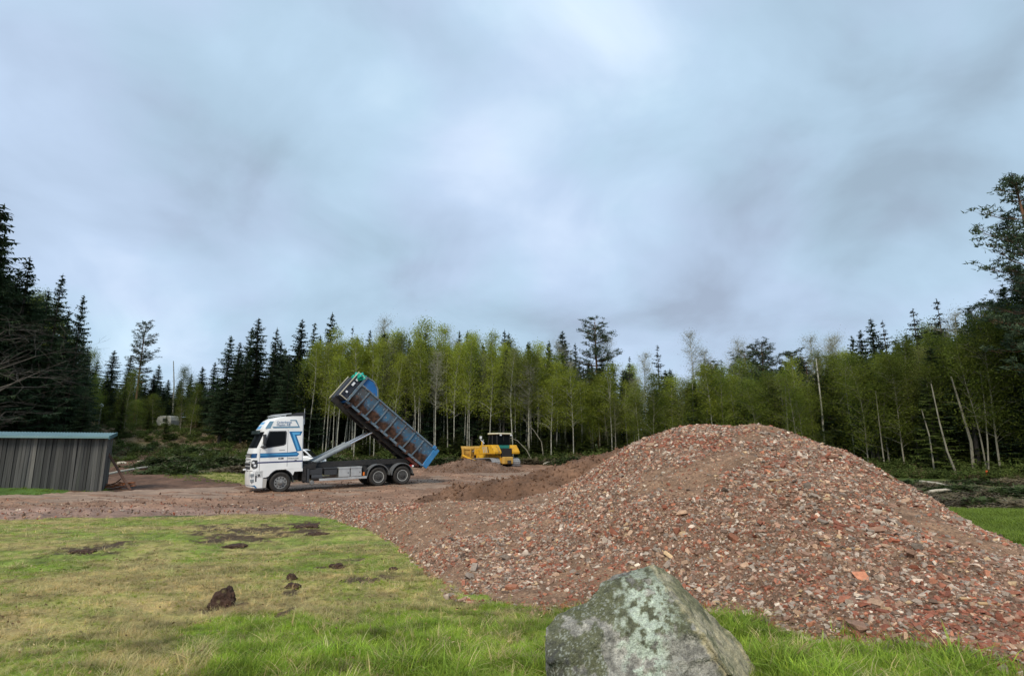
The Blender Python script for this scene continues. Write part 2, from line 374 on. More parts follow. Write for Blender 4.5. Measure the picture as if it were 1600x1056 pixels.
me = npmesh('ground', np.stack([X, Y, Z], -1).reshape(-1, 3), gridfaces(len(az), len(rr), True), M_ground, True); setcol(me, 'col', gcol(X.ravel(), Y.ravel()))
ground = obj('ground', me); tag(ground, 'lawn, clearing and forest floor', kind='structure')

def strip(name, up, lo, nu, nv, zf, mt, colf, label, x0=None, x1=None):
    ux, uy = zip(*up); lx, ly = zip(*lo); x0 = x0 if x0 is not None else ux[0]; x1 = x1 if x1 is not None else ux[-1]
    P = np.zeros((nu, nv, 2))
    for i, px in enumerate(np.linspace(x0, x1, nu)):
        a = np.array(gpt(px, float(np.interp(px, ux, uy)))); b = np.array(gpt(px, float(np.interp(px, lx, ly))))
        j1 = vn(px * .05, 3.3) - .5 + (vn(px * .2, 8.3) - .5) * .6; j2 = vn(px * .05, 13.3) - .5 + (vn(px * .2, 18.3) - .5) * .6
        d = (b - a) / np.linalg.norm(b - a); a = a + d * j1 * .9; b = b + d * j2 * .9
        P[i] = a + (b - a) * np.linspace(0, 1, nv)[:, None]
    X, Y = P[..., 0], P[..., 1]; e = np.minimum(np.linspace(0, 1, nv), 1 - np.linspace(0, 1, nv))[None, :]
    Z = G(X, Y) + zf(X, Y) * sstep(0, .12, e) - .03 * (1 - sstep(0, .05, e))
    me = npmesh(name, np.stack([X, Y, Z], -1).reshape(-1, 3), gridfaces(nu, nv), mt, True); setcol(me, 'col', colf(X.ravel(), Y.ravel()))
    o = obj(name, me); return tag(o, label, kind='structure')
soil_up = [(-450, 780), (0, 779), (300, 768), (400, 757), (520, 748), (650, 731), (700, 724), (830, 722), (920, 728), (1000, 738), (1080, 750)]
soil_lo = [(-450, 826), (0, 814), (250, 806), (450, 804), (560, 812), (700, 830), (1080, 830)]
def ruts(x, y):
    q = x * .55 + y * .83
    return .06 + fbm(x * .8, y * .8, 4) * .16 + np.abs(fbm(x * .25 + q * .02, q * 1.7, 3)) * .30
def soilcol(x, y):
    n = fbm(x * .5, y * .5, 4)[:, None]; nf = fbm(x * 3, y * 3, 3)[:, None]
    pink = (sstep(22.5, 20.5, y) * sstep(-4, -7, x))[:, None]
    c = np.array((.255, .150, .098)) * (1 - pink) + np.array((.29, .185, .14)) * pink
    return np.clip(c * (1 + n * 1.1 + nf * .7), .02, .8)
M_soil = attrmat('bare_soil_surface', 'col', 'GEOMETRY', scale=9, vary=.3, bump=.8, bscale=14, bdist=.06, scale2=1.2)
strip('bare_soil', soil_up, soil_lo, 420, 90, ruts, M_soil, soilcol, 'bulldozed reddish brown soil')
road_up = [(-450, 777), (0, 773), (165, 768), (300, 763), (400, 758), (520, 753), (650, 745), (760, 738), (850, 737)]
road_lo = [(-450, 800), (0, 793), (250, 786), (450, 781), (600, 776), (700, 765), (850, 752)]
def roadz(x, y): return .10 + fbm(x * .3, y * 1.4, 3) * .05
def roadcol(x, y):
    n = fbm(x * .35, y * 1.9, 4)[:, None]; nf = fbm(x * 3, y * 5, 3)[:, None]
    return np.clip(np.array((.30, .205, .148)) * (1 + n * .9 + nf * .35), .02, .8)
strip('gravel_road', road_up, road_lo, 300, 40, roadz, M_soil, roadcol, 'packed grey brown gravel road')
def SURF(x, y):
    return float(G(x, y) + roadz(x, y))

# ---------------------------------------------------------------- rubble pile as a height field
# columns: photo column, near-edge row, crest row, crest distance
PT = [(430, 796, 789, 23.5), (500, 803, 787, 22.0), (560, 822, 787, 20), (640, 868, 789, 17), (700, 922, 788, 15), (800, 942, 782, 14), (860, 947, 775, 13.2), (900, 950, 755, 13), (960, 955, 716, 13), (1000, 957, 691, 13), (1050, 968, 673, 13), (1090, 974, 666, 12.8), (1180, 988, 664, 12.3), (1250, 1002, 685, 11.5), (1320, 1008, 708, 10.7), (1400, 1022, 752, 9.8), (1500, 1054, 811, 8.6), (1600, 1088, 867, 7.6), (1700, 1125, 920, 6.9), (1850, 1190, 980, 6.2)]
_a = []; _rn = []; _rc = []; _hc = []
for (px, yn, yc, Yc) in PT:
    gx, gy = gpt(px, yn); p = at(px, yc, Yc)
    _a.append(math.atan2(p.x, p.y)); _rn.append(math.hypot(gx, gy)); _rc.append(math.hypot(p.x, p.y)); _hc.append(max(.03, p.z - float(G(p.x, p.y))))
_hc[0] = .03; _a = np.array(_a); _rn = np.array(_rn); _rc = np.array(_rc); _hc = np.array(_hc)
AMIN, AMAX = _a[0], _a[-1]
def pileparams(a):
    rn = np.interp(a, _a, _rn); rc = np.interp(a, _a, _rc); hc = np.interp(a, _a, _hc); return rn, rc, hc
def H(x, y):
    """height of the rubble above the ground (negative outside)"""
    a = np.arctan2(x, y); r = np.hypot(x, y); rn, rc, hc = pileparams(a)
    rn = rn + fbm(x * 1.1, y * 1.1, 3) * .6
    t = (r - rn) / (rc - rn); up = np.where(t < 1, np.sin(np.clip(t, -1, 1) * math.pi / 2) ** 1.0 * .45 + np.clip(t, -1, 1) * .55, 1)
    flat = .5 + hc * .25; back = np.where(r > rc + flat, (r - rc - flat) * .62, 0)
    h = np.where(r < rc, hc * up, hc - back)
    h = h - .06 * (t < 0) * 0
    edge = np.minimum((a - AMIN) * r, (AMAX - a) * r) * .5
    h = np.minimum(h, edge)
    k = sstep(0, .35, h)
    h = h + k * (fbm(x * .9, y * .9, 3) * .20 + fbm(x * 3.1, y * 3.1, 3) * .07)
    return np.clip(h, -.5, 9)
aa = np.linspace(AMIN - .02, AMAX + .02, 520); tt = np.linspace(0, 1, 240)
A, T = np.meshgrid(aa, tt, indexing='ij'); rn, rc, hc = pileparams(A); r0 = rn - .8; r1 = rc + hc / .6 + 2.5
RR = r0 + (r1 - r0) * T; X = RR * np.sin(A); Y = RR * np.cos(A); h = H(X, Y); Z = G(X, Y) + np.where(h > 0, h + .01, np.maximum(h * 1.5, -.4) - .06)
def soilpatch(x, y): return sstep(-.02, .13, fbm(x * .55 + 20, y * .4 + 3, 3) + fbm(x * 1.6, y * 1.6, 2) * .4 + .16 * np.exp(-((x - 1.2) / 1.3) ** 2 - ((y - 9.6) / 1.6) ** 2) + .14 * np.exp(-((x - 6.3) / 1.2) ** 2 - ((y - 7.8) / 1.2) ** 2))
M_rub = attrmat('rubble_soil', 'col', 'GEOMETRY', scale=26, vary=.45, bump=1.0, bscale=40, bdist=.05, scale2=7)
me = npmesh('rubble_soil', np.stack([X, Y, Z], -1).reshape(-1, 3), gridfaces(520, 240), M_rub, True)
sp = soilpatch(X.ravel(), Y.ravel())[:, None]; nf = fbm(X.ravel() * 5, Y.ravel() * 5, 3)[:, None]
setcol(me, 'col', np.clip((np.array((.20, .118, .075)) * (1 - sp) + np.array((.29, .175, .108)) * sp) * (1 + nf * .8), .02, .6))
c0 = at(1130, 800, 10); c0.z = float(G(c0.x, c0.y))
pile = empty('rubble_pile', c0, label='huge heap of crushed red brick and concrete rubble filling the right side', cat='rubble pile')
o = obj('soil_core', me, pile, loc=-c0)

# stone shapes
def stone_mesh(seed, flat=1.0, long=1.0, n=11, box=False):
    r = random.Random(seed); bm = bmesh.new()
    if box:
        for sx in (-1, 1):
            for sy in (-1, 1):
                for sz in (-1, 1): bm.verts.new((sx * (.62 + r.random() * .3), sy * (.36 + r.random() * .12), sz * (.24 + r.random() * .1)))
        for _ in range(2): bm.verts.new((r.choice((-1, 1)) * (.8 + .2 * r.random()), r.uniform(-.3, .3), r.uniform(-.2, .2)))
    else:
        for _ in range(n):
            v = Vector((r.gauss(0, 1), r.gauss(0, 1), r.gauss(0, 1))).normalized() * r.uniform(.8, 1.0); bm.verts.new((v.x * long, v.y * .8, v.z * flat))
    g = bmesh.ops.convex_hull(bm, input=bm.verts); bmesh.ops.delete(bm, geom=[e for e in g['geom_interior'] if isinstance(e, bmesh.types.BMVert)], context='VERTS')
    bmesh.ops.recalc_face_normals(bm, faces=bm.faces)
    me = bpy.data.meshes.new('stone_shape'); bm.to_mesh(me); bm.free(); return me
M_stone_i = attrmat('rubble_stone', 'tint', 'INSTANCER', scale=4, vary=.22, bump=.25, bscale=8, bdist=.1, scale2=1.2)
M_stone_o = attrmat('loose_stone', 'x', 'OBJECT_COLOR', scale=3, vary=.22, bump=.3, bscale=7, bdist=.1, scale2=1.2)
def shapes(mt):
    L_ = [stone_mesh(i, .55 + .08 * (i % 4), 1 + .12 * (i % 3), 10 + i % 4) for i in range(7)] + [stone_mesh(50 + i, box=True) for i in range(3)] + [stone_mesh(80, .25, 1.1, 10), stone_mesh(81, .3, 1.6, 9)]
    for m in L_: m.materials.append(mt)
    return L_
SH_I = shapes(M_stone_i); SH_O = shapes(M_stone_o)
PAL = np.array([(.29, .11, .07), (.38, .18, .12), (.27, .12, .085), (.30, .20, .16), (.25, .22, .20), (.36, .32, .29), (.50, .44, .39), (.40, .29, .22), (.16, .12, .10), (.58, .53, .47), (.46, .36, .24), (.22, .15, .12)])
PW = np.array([.045, .04, .12, .19, .13, .10, .06, .13, .05, .03, .03, .07]); PW = PW / PW.sum()
def tints(n, rs, redm=None, w=PW):
    k = rs.choice(len(PAL), n, p=w); c = PAL[k] * np.array((1.04, .93, .82)) * (.75 + .6 * rs.rand(n, 1)) * (1 + (rs.rand(n, 1) - .5) * .5)
    if redm is not None:
        s = (redm > .5)[:, None]; c = np.where(s & (rs.rand(n, 1) < .30), PAL[0] * (1 + (rs.rand(n, 1) - .5) * .5), c)
    return c
def pilept(n, rs, far=1.0):
    """area-uniform sample on the visible slope"""
    out = []
    while sum(len(q) for q in out) < n:
        a = rs.uniform(AMIN, AMAX, n); rn, rc, hc = pileparams(a); r = np.sqrt(rs.uniform(3.5 ** 2, 26 ** 2, n))
        ok = (r > rn - .45) & (r < rc + 1.3 + hc * .4); out.append(np.stack([r * np.sin(a), r * np.cos(a)], -1)[ok])
    return np.concatenate(out)[:n]
def place(n, rs, smin, smax, dens, nearw):
    P = pilept(n, rs); x, y = P[:, 0], P[:, 1]; r = np.hypot(x, y); h = H(x, y)
    sp = soilpatch(x, y); keep = (rs.rand(n) < dens * (1 - .86 * sp)) & (rs.rand(n) < nearw(r)) & (h > -.12)
    x, y, h, r = x[keep], y[keep], h[keep], r[keep]; m = len(x)
    s = smin * (smax / smin) ** (rs.rand(m) ** 2.0)
    e = .05; hx = (H(x + e, y) + G(x + e, y) - H(x - e, y) - G(x - e, y)) / (2 * e); hy = (H(x, y + e) + G(x, y + e) - H(x, y - e) - G(x, y - e)) / (2 * e)
    z = G(x, y) + np.maximum(h, -.01) + s * .22
    rot = np.stack([np.arctan(np.clip(hy, -1, 1)) + rs.normal(0, .35, m), -np.arctan(np.clip(hx, -1, 1)) + rs.normal(0, .35, m), rs.uniform(0, 6.28, m)], -1)
    return np.stack([x, y, z], -1), rot, s
rs = np.random.RandomState(11)
P1, R1, S1 = place(270000, rs, .009, .026, .95, lambda r: np.clip((10.0 / r) ** 2.0, .08, 1))
P2, R2, S2 = place(95000, rs, .018, .055, .9, lambda r: np.clip((15.0 / r) ** 1.5, .1, 1))
P = np.concatenate([P1, P2]); RO = np.concatenate([R1, R2]); S = np.concatenate([S1, S2])
red = fbm(P[:, 0] * .9 + 50, P[:, 1] * .9, 3) > .12
scatter('crushed_rubble', P - np.array(c0), RO, S[:, None] * np.array((1, 1, 1)) * (1 + .4 * (rs.rand(len(S), 3) - .5)), rs.randint(0, 12, len(S)), tints(len(S), rs, red.astype(float)), SH_I, pile)
# the larger stones, each its own part
P3, R3, S3 = place(1500, rs, .050, .105, .9, lambda r: np.clip((10.0 / r) ** 2, .05, 1)); P3 = P3[:285]; R3 = R3[:285]; S3 = S3[:285]
T3 = tints(285, rs, None, np.array([.05, .09, .1, .16, .14, .14, .08, .12, .04, .04, .03, .01]))
for i in range(len(P3)):
    o = obj('stone', SH_O[int(rs.randint(0, 12))], pile, loc=Vector(P3[i]) - c0 + Vector((0, 0, S3[i] * .12)), rot=tuple(R3[i]), scale=(S3[i],) * 3); o.color = (*T3[i], 1)

M_stick = noisy('splintered_wood', [(.42, .25, .12), (.58, .40, .22)], scale=6, bump=.3)
for (px, py, L_, a) in [(1512, 938, .16, .1), (1545, 946, .20, -.1), (1252, 925, .18, 1.0), (1087, 922, .14, 1.3), (1215, 752, .30, .15), (1490, 880, .16, .3), (1330, 860, .22, -.2), (960, 800, .2, .5)]:
    d = ray(px, py); t = 4.0
    while t < 16 and CAMZ + d[2] * t > float(G(d[0] * t, d[1] * t) + H(d[0] * t, d[1] * t)): t += .01
    mb = MB(); mb.box(-L_ * .45, L_ * .45, -.014, .014, -.007, .007); mb.build('wood_splinter', M_stick, pile, loc=Vector((d[0] * t, d[1] * t, CAMZ + d[2] * t + .02)) - c0, rot=(.35, .1 * a, a))
# ---------------------------------------------------------------- soil mounds
MOUNDS = []
def mound(name, cx, cy, fh, ext, label, colv, res=(160, 90), rot=0.0, clods=0):
    u, v = np.meshgrid(np.linspace(-1, 1, res[0]), np.linspace(-1, 1, res[1]), indexing='ij'); u = u * ext[0]; v = v * ext[1]
    X = cx + u * math.cos(rot) - v * math.sin(rot); Y = cy + u * math.sin(rot) + v * math.cos(rot)
    MOUNDS.append((cx, cy, fh, ext)); h = fh(u, v); k = sstep(0, .4, h); h = h + k * (fbm(X * .8, Y * .8, 4) * .6 + fbm(X * 3, Y * 3, 3) * .30 + np.abs(fbm(X * 6, Y * 6, 3)) * .12); Z = G(X, Y) + np.where(h > .02, h, -.25 + h)
    c = Vector((cx, cy, float(G(cx, cy)))); me = npmesh(name, np.stack([X - c.x, Y - c.y, Z - c.z], -1).reshape(-1, 3), gridfaces(*res), M_soil, True)
    nf = fbm(X.ravel() * 1.2, Y.ravel() * 1.2, 4)[:, None]; setcol(me, 'col', np.clip(np.array(colv) * (1 + nf * 1.1), .01, .8))
    o = obj(name, me, loc=c); return tag(o, label, 'soil mound')
mound('soil_bank', 8.0, 23.5, lambda u, v: 3.0 * np.clip(1 - np.abs(u) / np.where(u > 0, 5.5, 12.5), 0, 1) ** .9 * (1 - sstep(.3, 3.9, np.abs(v) + .15)) - .03, (12.5, 4.6), 'long bank of dark brown soil sloping up behind the rubble heap', (.155, .086, .052))
b = at(752, 735, 46.5)
mound('soil_mound', b.x, b.y, lambda u, v: 0.95 * np.exp(-(u / 2.5) ** 2 - (v / 1.6) ** 2) + .5 * np.exp(-((u + 2.6) / 1.8) ** 2 - (v / 1.5) ** 2) - .06, (6.5, 3.5), 'low mound of loose brown soil in front of the bulldozer', (.17, .105, .072), (120, 70))
# soil clods and small stones on the worked ground and along the road margin
rs = np.random.RandomState(21); n = 26000; px = rs.uniform(-380, 1000, n); Pn = []
Xs = rs.uniform(-26, 8, n); Ys = rs.uniform(16, 50, n); ok = inpoly(Xs, Ys, soil_poly) & ~((Ys > 24) & (rs.rand(n) < .45)); Xs, Ys = Xs[ok], Ys[ok]; n = len(Xs)
marg = sstep(24, 20.5, Ys) * sstep(-3, -5, Xs); s = .015 * (4.5) ** (rs.rand(n) ** 2.2)
Xb = rs.uniform(-5, 14, 9000); Yb = rs.uniform(19, 28, 9000); Xc = rs.uniform(b.x - 6, b.x + 6, 3500); Yc = rs.uniform(b.y - 3, b.y + 3, 3500); Xm = np.concatenate([Xb, Xc]); Ym = np.concatenate([Yb, Yc]); Zm = np.full(len(Xm), -1.)
for (cx, cy, fh, ext) in MOUNDS:
    h_ = fh(Xm - cx, Ym - cy); h_ = h_ + sstep(0, .4, h_) * (fbm(Xm * .8, Ym * .8, 4) * .6 + fbm(Xm * 3, Ym * 3, 3) * .30 + np.abs(fbm(Xm * 6, Ym * 6, 3)) * .12); h_[(np.abs(Xm - cx) > ext[0]) | (np.abs(Ym - cy) > ext[1])] = -1; Zm = np.maximum(Zm, h_)
q_ = (Zm > .05) & (H(Xm, Ym) < .02); Xm, Ym, Zm = Xm[q_], Ym[q_], Zm[q_]; nm = len(Xm); sm_ = .02 * 4.5 ** (rs.rand(nm) ** 2)
scatter('mound_clods', np.stack([Xm, Ym, G(Xm, Ym) + Zm + sm_ * .2], -1), rs.uniform(0, 6.28, (nm, 3)), sm_[:, None] * np.array((1.2, 1.2, .9)), rs.randint(0, 7, nm), np.array((.16, .088, .052)) * (.6 + .8 * rs.rand(nm, 1)), SH_I)['label'] = 'loose clods lying on the soil mounds'
hh = np.maximum(H(Xs, Ys), 0); zz = G(Xs, Ys) + np.maximum(ruts(Xs, Ys), .05) + s * .2; t1 = np.array((.17, .10, .07)) * (.7 + .7 * rs.rand(n, 1)); t2 = tints(n, rs)
scatter('soil_clods', np.stack([Xs, Ys, zz], -1)[hh < .02], rs.uniform(0, 6.28, (n, 3))[hh < .02], (s[:, None] * np.array((1.2, 1.2, .8)))[hh < .02], rs.randint(0, 7, n)[hh < .02], np.where((rs.rand(n) < .25 + .5 * marg)[:, None], t2, t1)[hh < .02], SH_I)['label'] = 'soil clods and small stones on the worked ground'
# ================================================================ FOREST
def spruce_mesh(seed, h, rad, base, dz=.34, col=0, sparse=1.0, droop=1.0):
    r = np.random.RandomState(seed); tr = MB()
    lean = r.uniform(-.15, .15, 2); P = lambda z: np.array((lean[0] * z / h * 1.0, lean[1] * z / h, z))
    tr.tube([P(0), P(h * .35), P(h * .7), P(h)], [.011 * h + .03, .008 * h + .02, .0045 * h + .01, .008], 7)
    V = []; z = h * base * .45
    while z < h * base:      # dead lower twigs
        a = r.uniform(0, 6.28); L = r.uniform(.4, 1.0) * rad * .8; p = P(z); q = p + np.array((math.cos(a) * L, math.sin(a) * L, r.uniform(-.35, .1) * L)); tr.tube([p, q], [.018, .006], 3, cap=False); z += r.uniform(.12, .4)
    z = h * base
    while z < h - .15:
        t = (z - h * base) / (h * (1 - base)); Lm = rad * (1 - t) ** .85 * (1 if t > .12 else .75 + 2 * t) + .14
        nb = max(3, int(round((8 - 4 * t) * sparse)))
        a0 = r.uniform(0, 6.28)
        for k in range(nb):
            a = a0 + 6.28 * k / nb + r.uniform(-.35, .35); L = Lm * r.uniform(.45, 1.18)
            k1 = (-.05 - .45 * (1 - t) * droop + .75 * max(0, t - .6)); k2 = .22 * (1 - t) + .1
            o = np.array((math.cos(a), math.sin(a), 0)); sd = np.array((-o[1], o[0], 0)); p0 = P(z + r.uniform(-.28, .28))
            q = p0 + o * L * .9 + np.array((0, 0, L * (k1 + k2)))
            if r.rand() < .6: tr.tube([p0, q], [.016, .004], 3, cap=False)
            s = .12
            while s < 1.03:
                p = p0 + o * L * s + np.array((0, 0, L * (k1 * s + k2 * s * s))); w = (.42 * L ** .5 * (1.12 - s * .8) + .08) * r.uniform(.7, 1.2)
                for sg in (-1, 1):
                    tip = p + sd * sg * w * r.uniform(.7, 1.2) + o * w * r.uniform(.3, .8) + np.array((0, 0, -w * r.uniform(.0, .5) * droop)); V += [p - o * .07, p + o * .10 + np.array((0, 0, -.03)), tip]
                if r.rand() < .75: V += [p - o * .09, p + o * .09, p + np.array((0, 0, -w * r.uniform(.5, 1.0))) + o * r.uniform(-.1, .2)]
                s += .16 / max(L, .35)
        z += dz * r.uniform(.7, 1.25) * (1 - .35 * t)
    V += [P(h - .3) + np.array((.07, 0, 0)), P(h - .3) - np.array((.07, 0, 0)), P(h + .12)]
    V = np.array(V); return tr.mesh('trunk', M_bark_sp, True), npmesh('crown', V, np.arange(len(V)).reshape(-1, 3), M_sp[col])
def leaftris(r, C_, sig, n, size):
    p = C_ + r.normal(0, 1, (n, 3)) * sig; a = r.normal(0, 1, (n, 3)); b = r.normal(0, 1, (n, 3)); s = size * r.uniform(.6, 1.3, (n, 1))
    a /= np.linalg.norm(a, axis=1, keepdims=True); b /= np.linalg.norm(b, axis=1, keepdims=True)
    return np.stack([p, p + a * s, p + b * s], 1).reshape(-1, 3)
def birch_mesh(seed, h, rad, base, nl=34, leaf=.13, dens=1.0, col=0, bare=False, trunkcol=0, fork=False):
    r = np.random.RandomState(seed); tr = MB(); ph = r.uniform(0, 6.28); am = r.uniform(.1, .4); ln = r.uniform(-.5, .5, 2)
    P = lambda z: np.array((math.sin(z * .35 + ph) * am * z / h + ln[0] * (z / h) ** 1.5, math.cos(z * .3 + ph) * am * z / h + ln[1] * (z / h) ** 1.5, z))
    zs = np.linspace(0, h * .97, 9); tr.tube([P(z) for z in zs], [max(.012, .0046 * h * (1 - z / h) ** .8 + .012) for z in zs], 6)
    V = []; Tw = []
    if fork:
        zf = h * .45; a = r.uniform(0, 6.28); pts = [P(zf) + np.array((math.cos(a), math.sin(a), 0)) * (.25 * i + .07 * i * i) + np.array((0, 0, i * h * .09)) for i in range(6)]; tr.tube(pts, [.05, .045, .035, .03, .02, .01], 5)
    for k in range(nl):
        t = (k + r.rand()) / nl; z = h * (base + (1 - base) * t * .97); a = r.uniform(0, 6.28); L = rad * (1.25 * math.sin(math.pi * min(1, .22 + .78 * t)) ** .8 + .2) * r.uniform(.55, 1.15)
        up = r.uniform(.5, 1.3) + .6 * t; o = np.array((math.cos(a), math.sin(a), up)); o /= np.linalg.norm(o); o2 = np.array((math.cos(a + r.uniform(-.5, .5)), math.sin(a), up * .4)); o2 /= np.linalg.norm(o2)
        p0 = P(min(z, h * .96)); p1 = p0 + o * L * .55; p2 = p1 + o2 * L * .5; tr.tube([p0, p1, p2], [.018 + .012 * (1 - t), .012, .004], 3, cap=False)
        for j in range(int(5 if not bare else 11)):
            s = r.uniform(.25, 1); q = p0 + (p1 - p0) * min(1, s * 2) + (p2 - p1) * max(0, s * 2 - 1); d = r.normal(0, 1, 3); d[2] = abs(d[2]) * .6 + (.5 if bare else -.1); d /= np.linalg.norm(d)
            q2 = q + d * L * r.uniform(.25, .5); tr.tube([q, q2], [.008, .003], 3, cap=False) if (bare or r.rand() < .5) else None
            if bare:
                for _ in range(3):
                    d2 = d + r.normal(0, .6, 3); d2 /= np.linalg.norm(d2); q3 = q + (q2 - q) * r.uniform(.3, 1); e = q3 + d2 * L * .28; sdv = np.cross(d2, (0, 1, .3)); sdv /= np.linalg.norm(sdv); Tw += [q3 - sdv * .008, q3 + sdv * .008, e]
            V.append(leaftris(r, q2, np.array((.36, .36, .36)) * (rad / 1.4) ** .5, int((9 if bare else 34) * dens), leaf))
    V = np.concatenate(V)
    if bare: V = np.concatenate([V, np.array(Tw)])
    return tr.mesh('trunk', M_bark_b[trunkcol], True), npmesh('crown', V, np.arange(len(V)).reshape(-1, 3), M_bi[col])
def pine_mesh(seed, h, rad, base, dens=1.0, whorl=.55):
    r = np.random.RandomState(seed); tr = MB(); ph = r.uniform(0, 6)
    P = lambda z: np.array((math.sin(z * .2 + ph) * .15, math.cos(z * .2 + ph) * .15, z)); zs = np.linspace(0, h * .98, 8); tr.tube([P(z) for z in zs], [.012 * h * (1 - z / h) ** .7 + .02 for z in zs], 8); V = []; z = h * base
    while z < h - .2:
        t = (z - h * base) / (h * (1 - base)); Lm = rad * (math.sin(math.pi * (.18 + .80 * t)) ** .8 * .95 + .12)
        for k in range(r.randint(3, 6)):
            a = r.uniform(0, 6.28); L = Lm * r.uniform(.45, 1.15); rise = r.uniform(-.05, .25) + .45 * t - .15 * (1 - t)
            o = np.array((math.cos(a), math.sin(a), rise)); p0 = P(z); p1 = p0 + o * L * .5 + np.array((0, 0, -.04 * L)); p2 = p0 + o * L + np.array((0, 0, .16 * L)); tr.tube([p0, p1, p2], [.045 * (1 - t) + .015, .022, .007], 4, cap=False)
            nc = max(3, int(L * 4.5))
            for j in range(nc):
                s = .35 + .65 * (j + r.rand()) / nc; q = p0 + o * L * s + np.array((0, 0, .16 * L * s * s)) + r.normal(0, .16, 3) * L ** .5 * np.array((1, 1, .45)); tr.tube([p0 + o * L * max(.2, s - .2), q], [.010, .004], 3, cap=False)
                m = int(15 * dens); p = q + r.normal(0, 1, (m, 3)) * np.array((.14, .14, .05)); d = r.normal(0, 1, (m, 3)); d[:, 2] = np.abs(d[:, 2]) * .8; d /= np.linalg.norm(d, axis=1, keepdims=True); sd = np.cross(d, r.normal(0, 1, (m, 3))); sd /= np.linalg.norm(sd, axis=1, keepdims=True)
                V.append(np.stack([p - sd * .035, p + sd * .035, p + d * .26], 1).reshape(-1, 3))
        z += whorl * r.uniform(.6, 1.3)
    V = np.concatenate(V); return tr.mesh('trunk', M_bark_p, True), npmesh('crown', V, np.arange(len(V)).reshape(-1, 3), M_pine)

M_bark_sp = noisy('spruce_bark', [(.07, .055, .045), (.13, .11, .09)], scale=6, bump=.5, stretch=(1, 1, .3))
M_bark_p = noisy('pine_bark', [(.12, .075, .05), (.22, .11, .06)], scale=4, bump=.5, stretch=(1, 1, .3))
M_bark_b = [noisy('birch_bark', [(.20, .19, .15), (.36, .35, .29), (.44, .42, .36)], scale=3, bump=.2, stretch=(1, 1, 1), layers=[((.07, .06, .05), 5, .56, .62, .8)]),
            noisy('aspen_bark', [(.16, .15, .11), (.28, .26, .20)], scale=3, bump=.2, stretch=(1, 1, .6), layers=[((.07, .06, .05), 5, .58, .64, .7)])]
M_sp = [leafmat('spruce_needles', (.032, .062, .030), (.072, .108, .048), .2, .35, .7), leafmat('young_spruce_needles', (.055, .082, .018), (.11, .14, .03), .22, .35), leafmat('faded_spruce_needles', (.045, .055, .04), (.075, .085, .055), .12, .25)]
M_bi = [leafmat('spring_birch_leaves', (.21, .26, .03), (.35, .39, .055), .45, .22, .5), leafmat('deep_green_leaves', (.10, .145, .02), (.20, .235, .038), .42, .4, .5), leafmat('pale_budding_twigs', (.26, .26, .19), (.36, .36, .26), .3, .12, .5), leafmat('young_birch_leaves', (.17, .20, .05), (.27, .29, .08), .45, .3, .5)]
M_pine = leafmat('pine_needles', (.035, .058, .032), (.07, .10, .052), .15, .2)
KIT = {
 'spruce': [spruce_mesh(1, 15, 2.8, .24, sparse=1.15), spruce_mesh(2, 15, 2.4, .32, sparse=1.2), spruce_mesh(3, 15, 3.0, .2, sparse=1.15), spruce_mesh(4, 15, 2.1, .40, sparse=1.0), spruce_mesh(5, 15, 2.6, .14, sparse=1.15)],
 'open_spruce': [spruce_mesh(11, 15, 2.3, .3, dz=.55, col=2, sparse=.65), spruce_mesh(12, 15, 2.0, .35, dz=.5, col=2, sparse=.7)],
 'young_spruce': [spruce_mesh(21, 11, 2.3, .05, col=1), spruce_mesh(22, 11, 2.6, .04, col=1), spruce_mesh(23, 11, 2.0, .08, col=1)],
 'birch': [birch_mesh(31, 15, 1.6, .36, nl=38, dens=.8), birch_mesh(32, 15, 1.3, .46), birch_mesh(33, 15, 1.9, .34, nl=42, dens=.75), birch_mesh(34, 15, 1.5, .42, fork=True, dens=.8), birch_mesh(35, 15, 1.2, .45, nl=26, dens=.6), birch_mesh(36, 15, 1.1, .5, nl=24, dens=.5), birch_mesh(37, 15, 1.6, .4, nl=34, dens=.7, col=1), birch_mesh(38, 15, 1.3, .44, nl=30, dens=.6, col=3)],
 'aspen': [birch_mesh(41, 13, 1.8, .22, nl=44, col=1, trunkcol=1, dens=1.6, leaf=.10), birch_mesh(42, 13, 2.1, .15, nl=50, col=1, trunkcol=1, dens=1.6, leaf=.10), birch_mesh(43, 13, 1.5, .3, nl=36, col=1, trunkcol=1, dens=1.3, leaf=.10), birch_mesh(44, 13, 1.3, .38, nl=30, col=3, trunkcol=1, dens=1.0, leaf=.10)],
 'bare_birch': [birch_mesh(51, 15, 1.7, .38, nl=46, col=2, bare=True, leaf=.07), birch_mesh(52, 15, 1.3, .45, nl=40, col=2, bare=True, leaf=.07)],
 'pine': [pine_mesh(61, 16, 2.6, .42), pine_mesh(62, 16, 2.3, .5), pine_mesh(63, 16, 2.9, .35, 1.2)],
}
H0 = {'spruce': 15, 'open_spruce': 15, 'young_spruce': 11, 'birch': 15, 'aspen': 13, 'bare_birch': 15, 'pine': 16}
NAMES = {'spruce': 'spruce_tree', 'open_spruce': 'spruce_tree', 'young_spruce': 'young_spruce_tree', 'birch': 'birch_tree', 'aspen': 'young_deciduous_tree', 'bare_birch': 'budding_birch_tree', 'pine': 'pine_tree'}
LOOK = {'spruce': 'dark green spruce', 'open_spruce': 'thin grey spruce', 'young_spruce': 'bushy young spruce', 'birch': 'white trunked birch', 'aspen': 'leafy green tree', 'bare_birch': 'pale budding birch', 'pine': 'pine'}
ORD = ['first', 'second', 'third', 'fourth', 'fifth', 'sixth', 'seventh', 'eighth', 'ninth', 'tenth', 'eleventh', 'twelfth', 'thirteenth', 'fourteenth', 'fifteenth', 'sixteenth', 'seventeenth', 'eighteenth', 'nineteenth', 'twentieth']
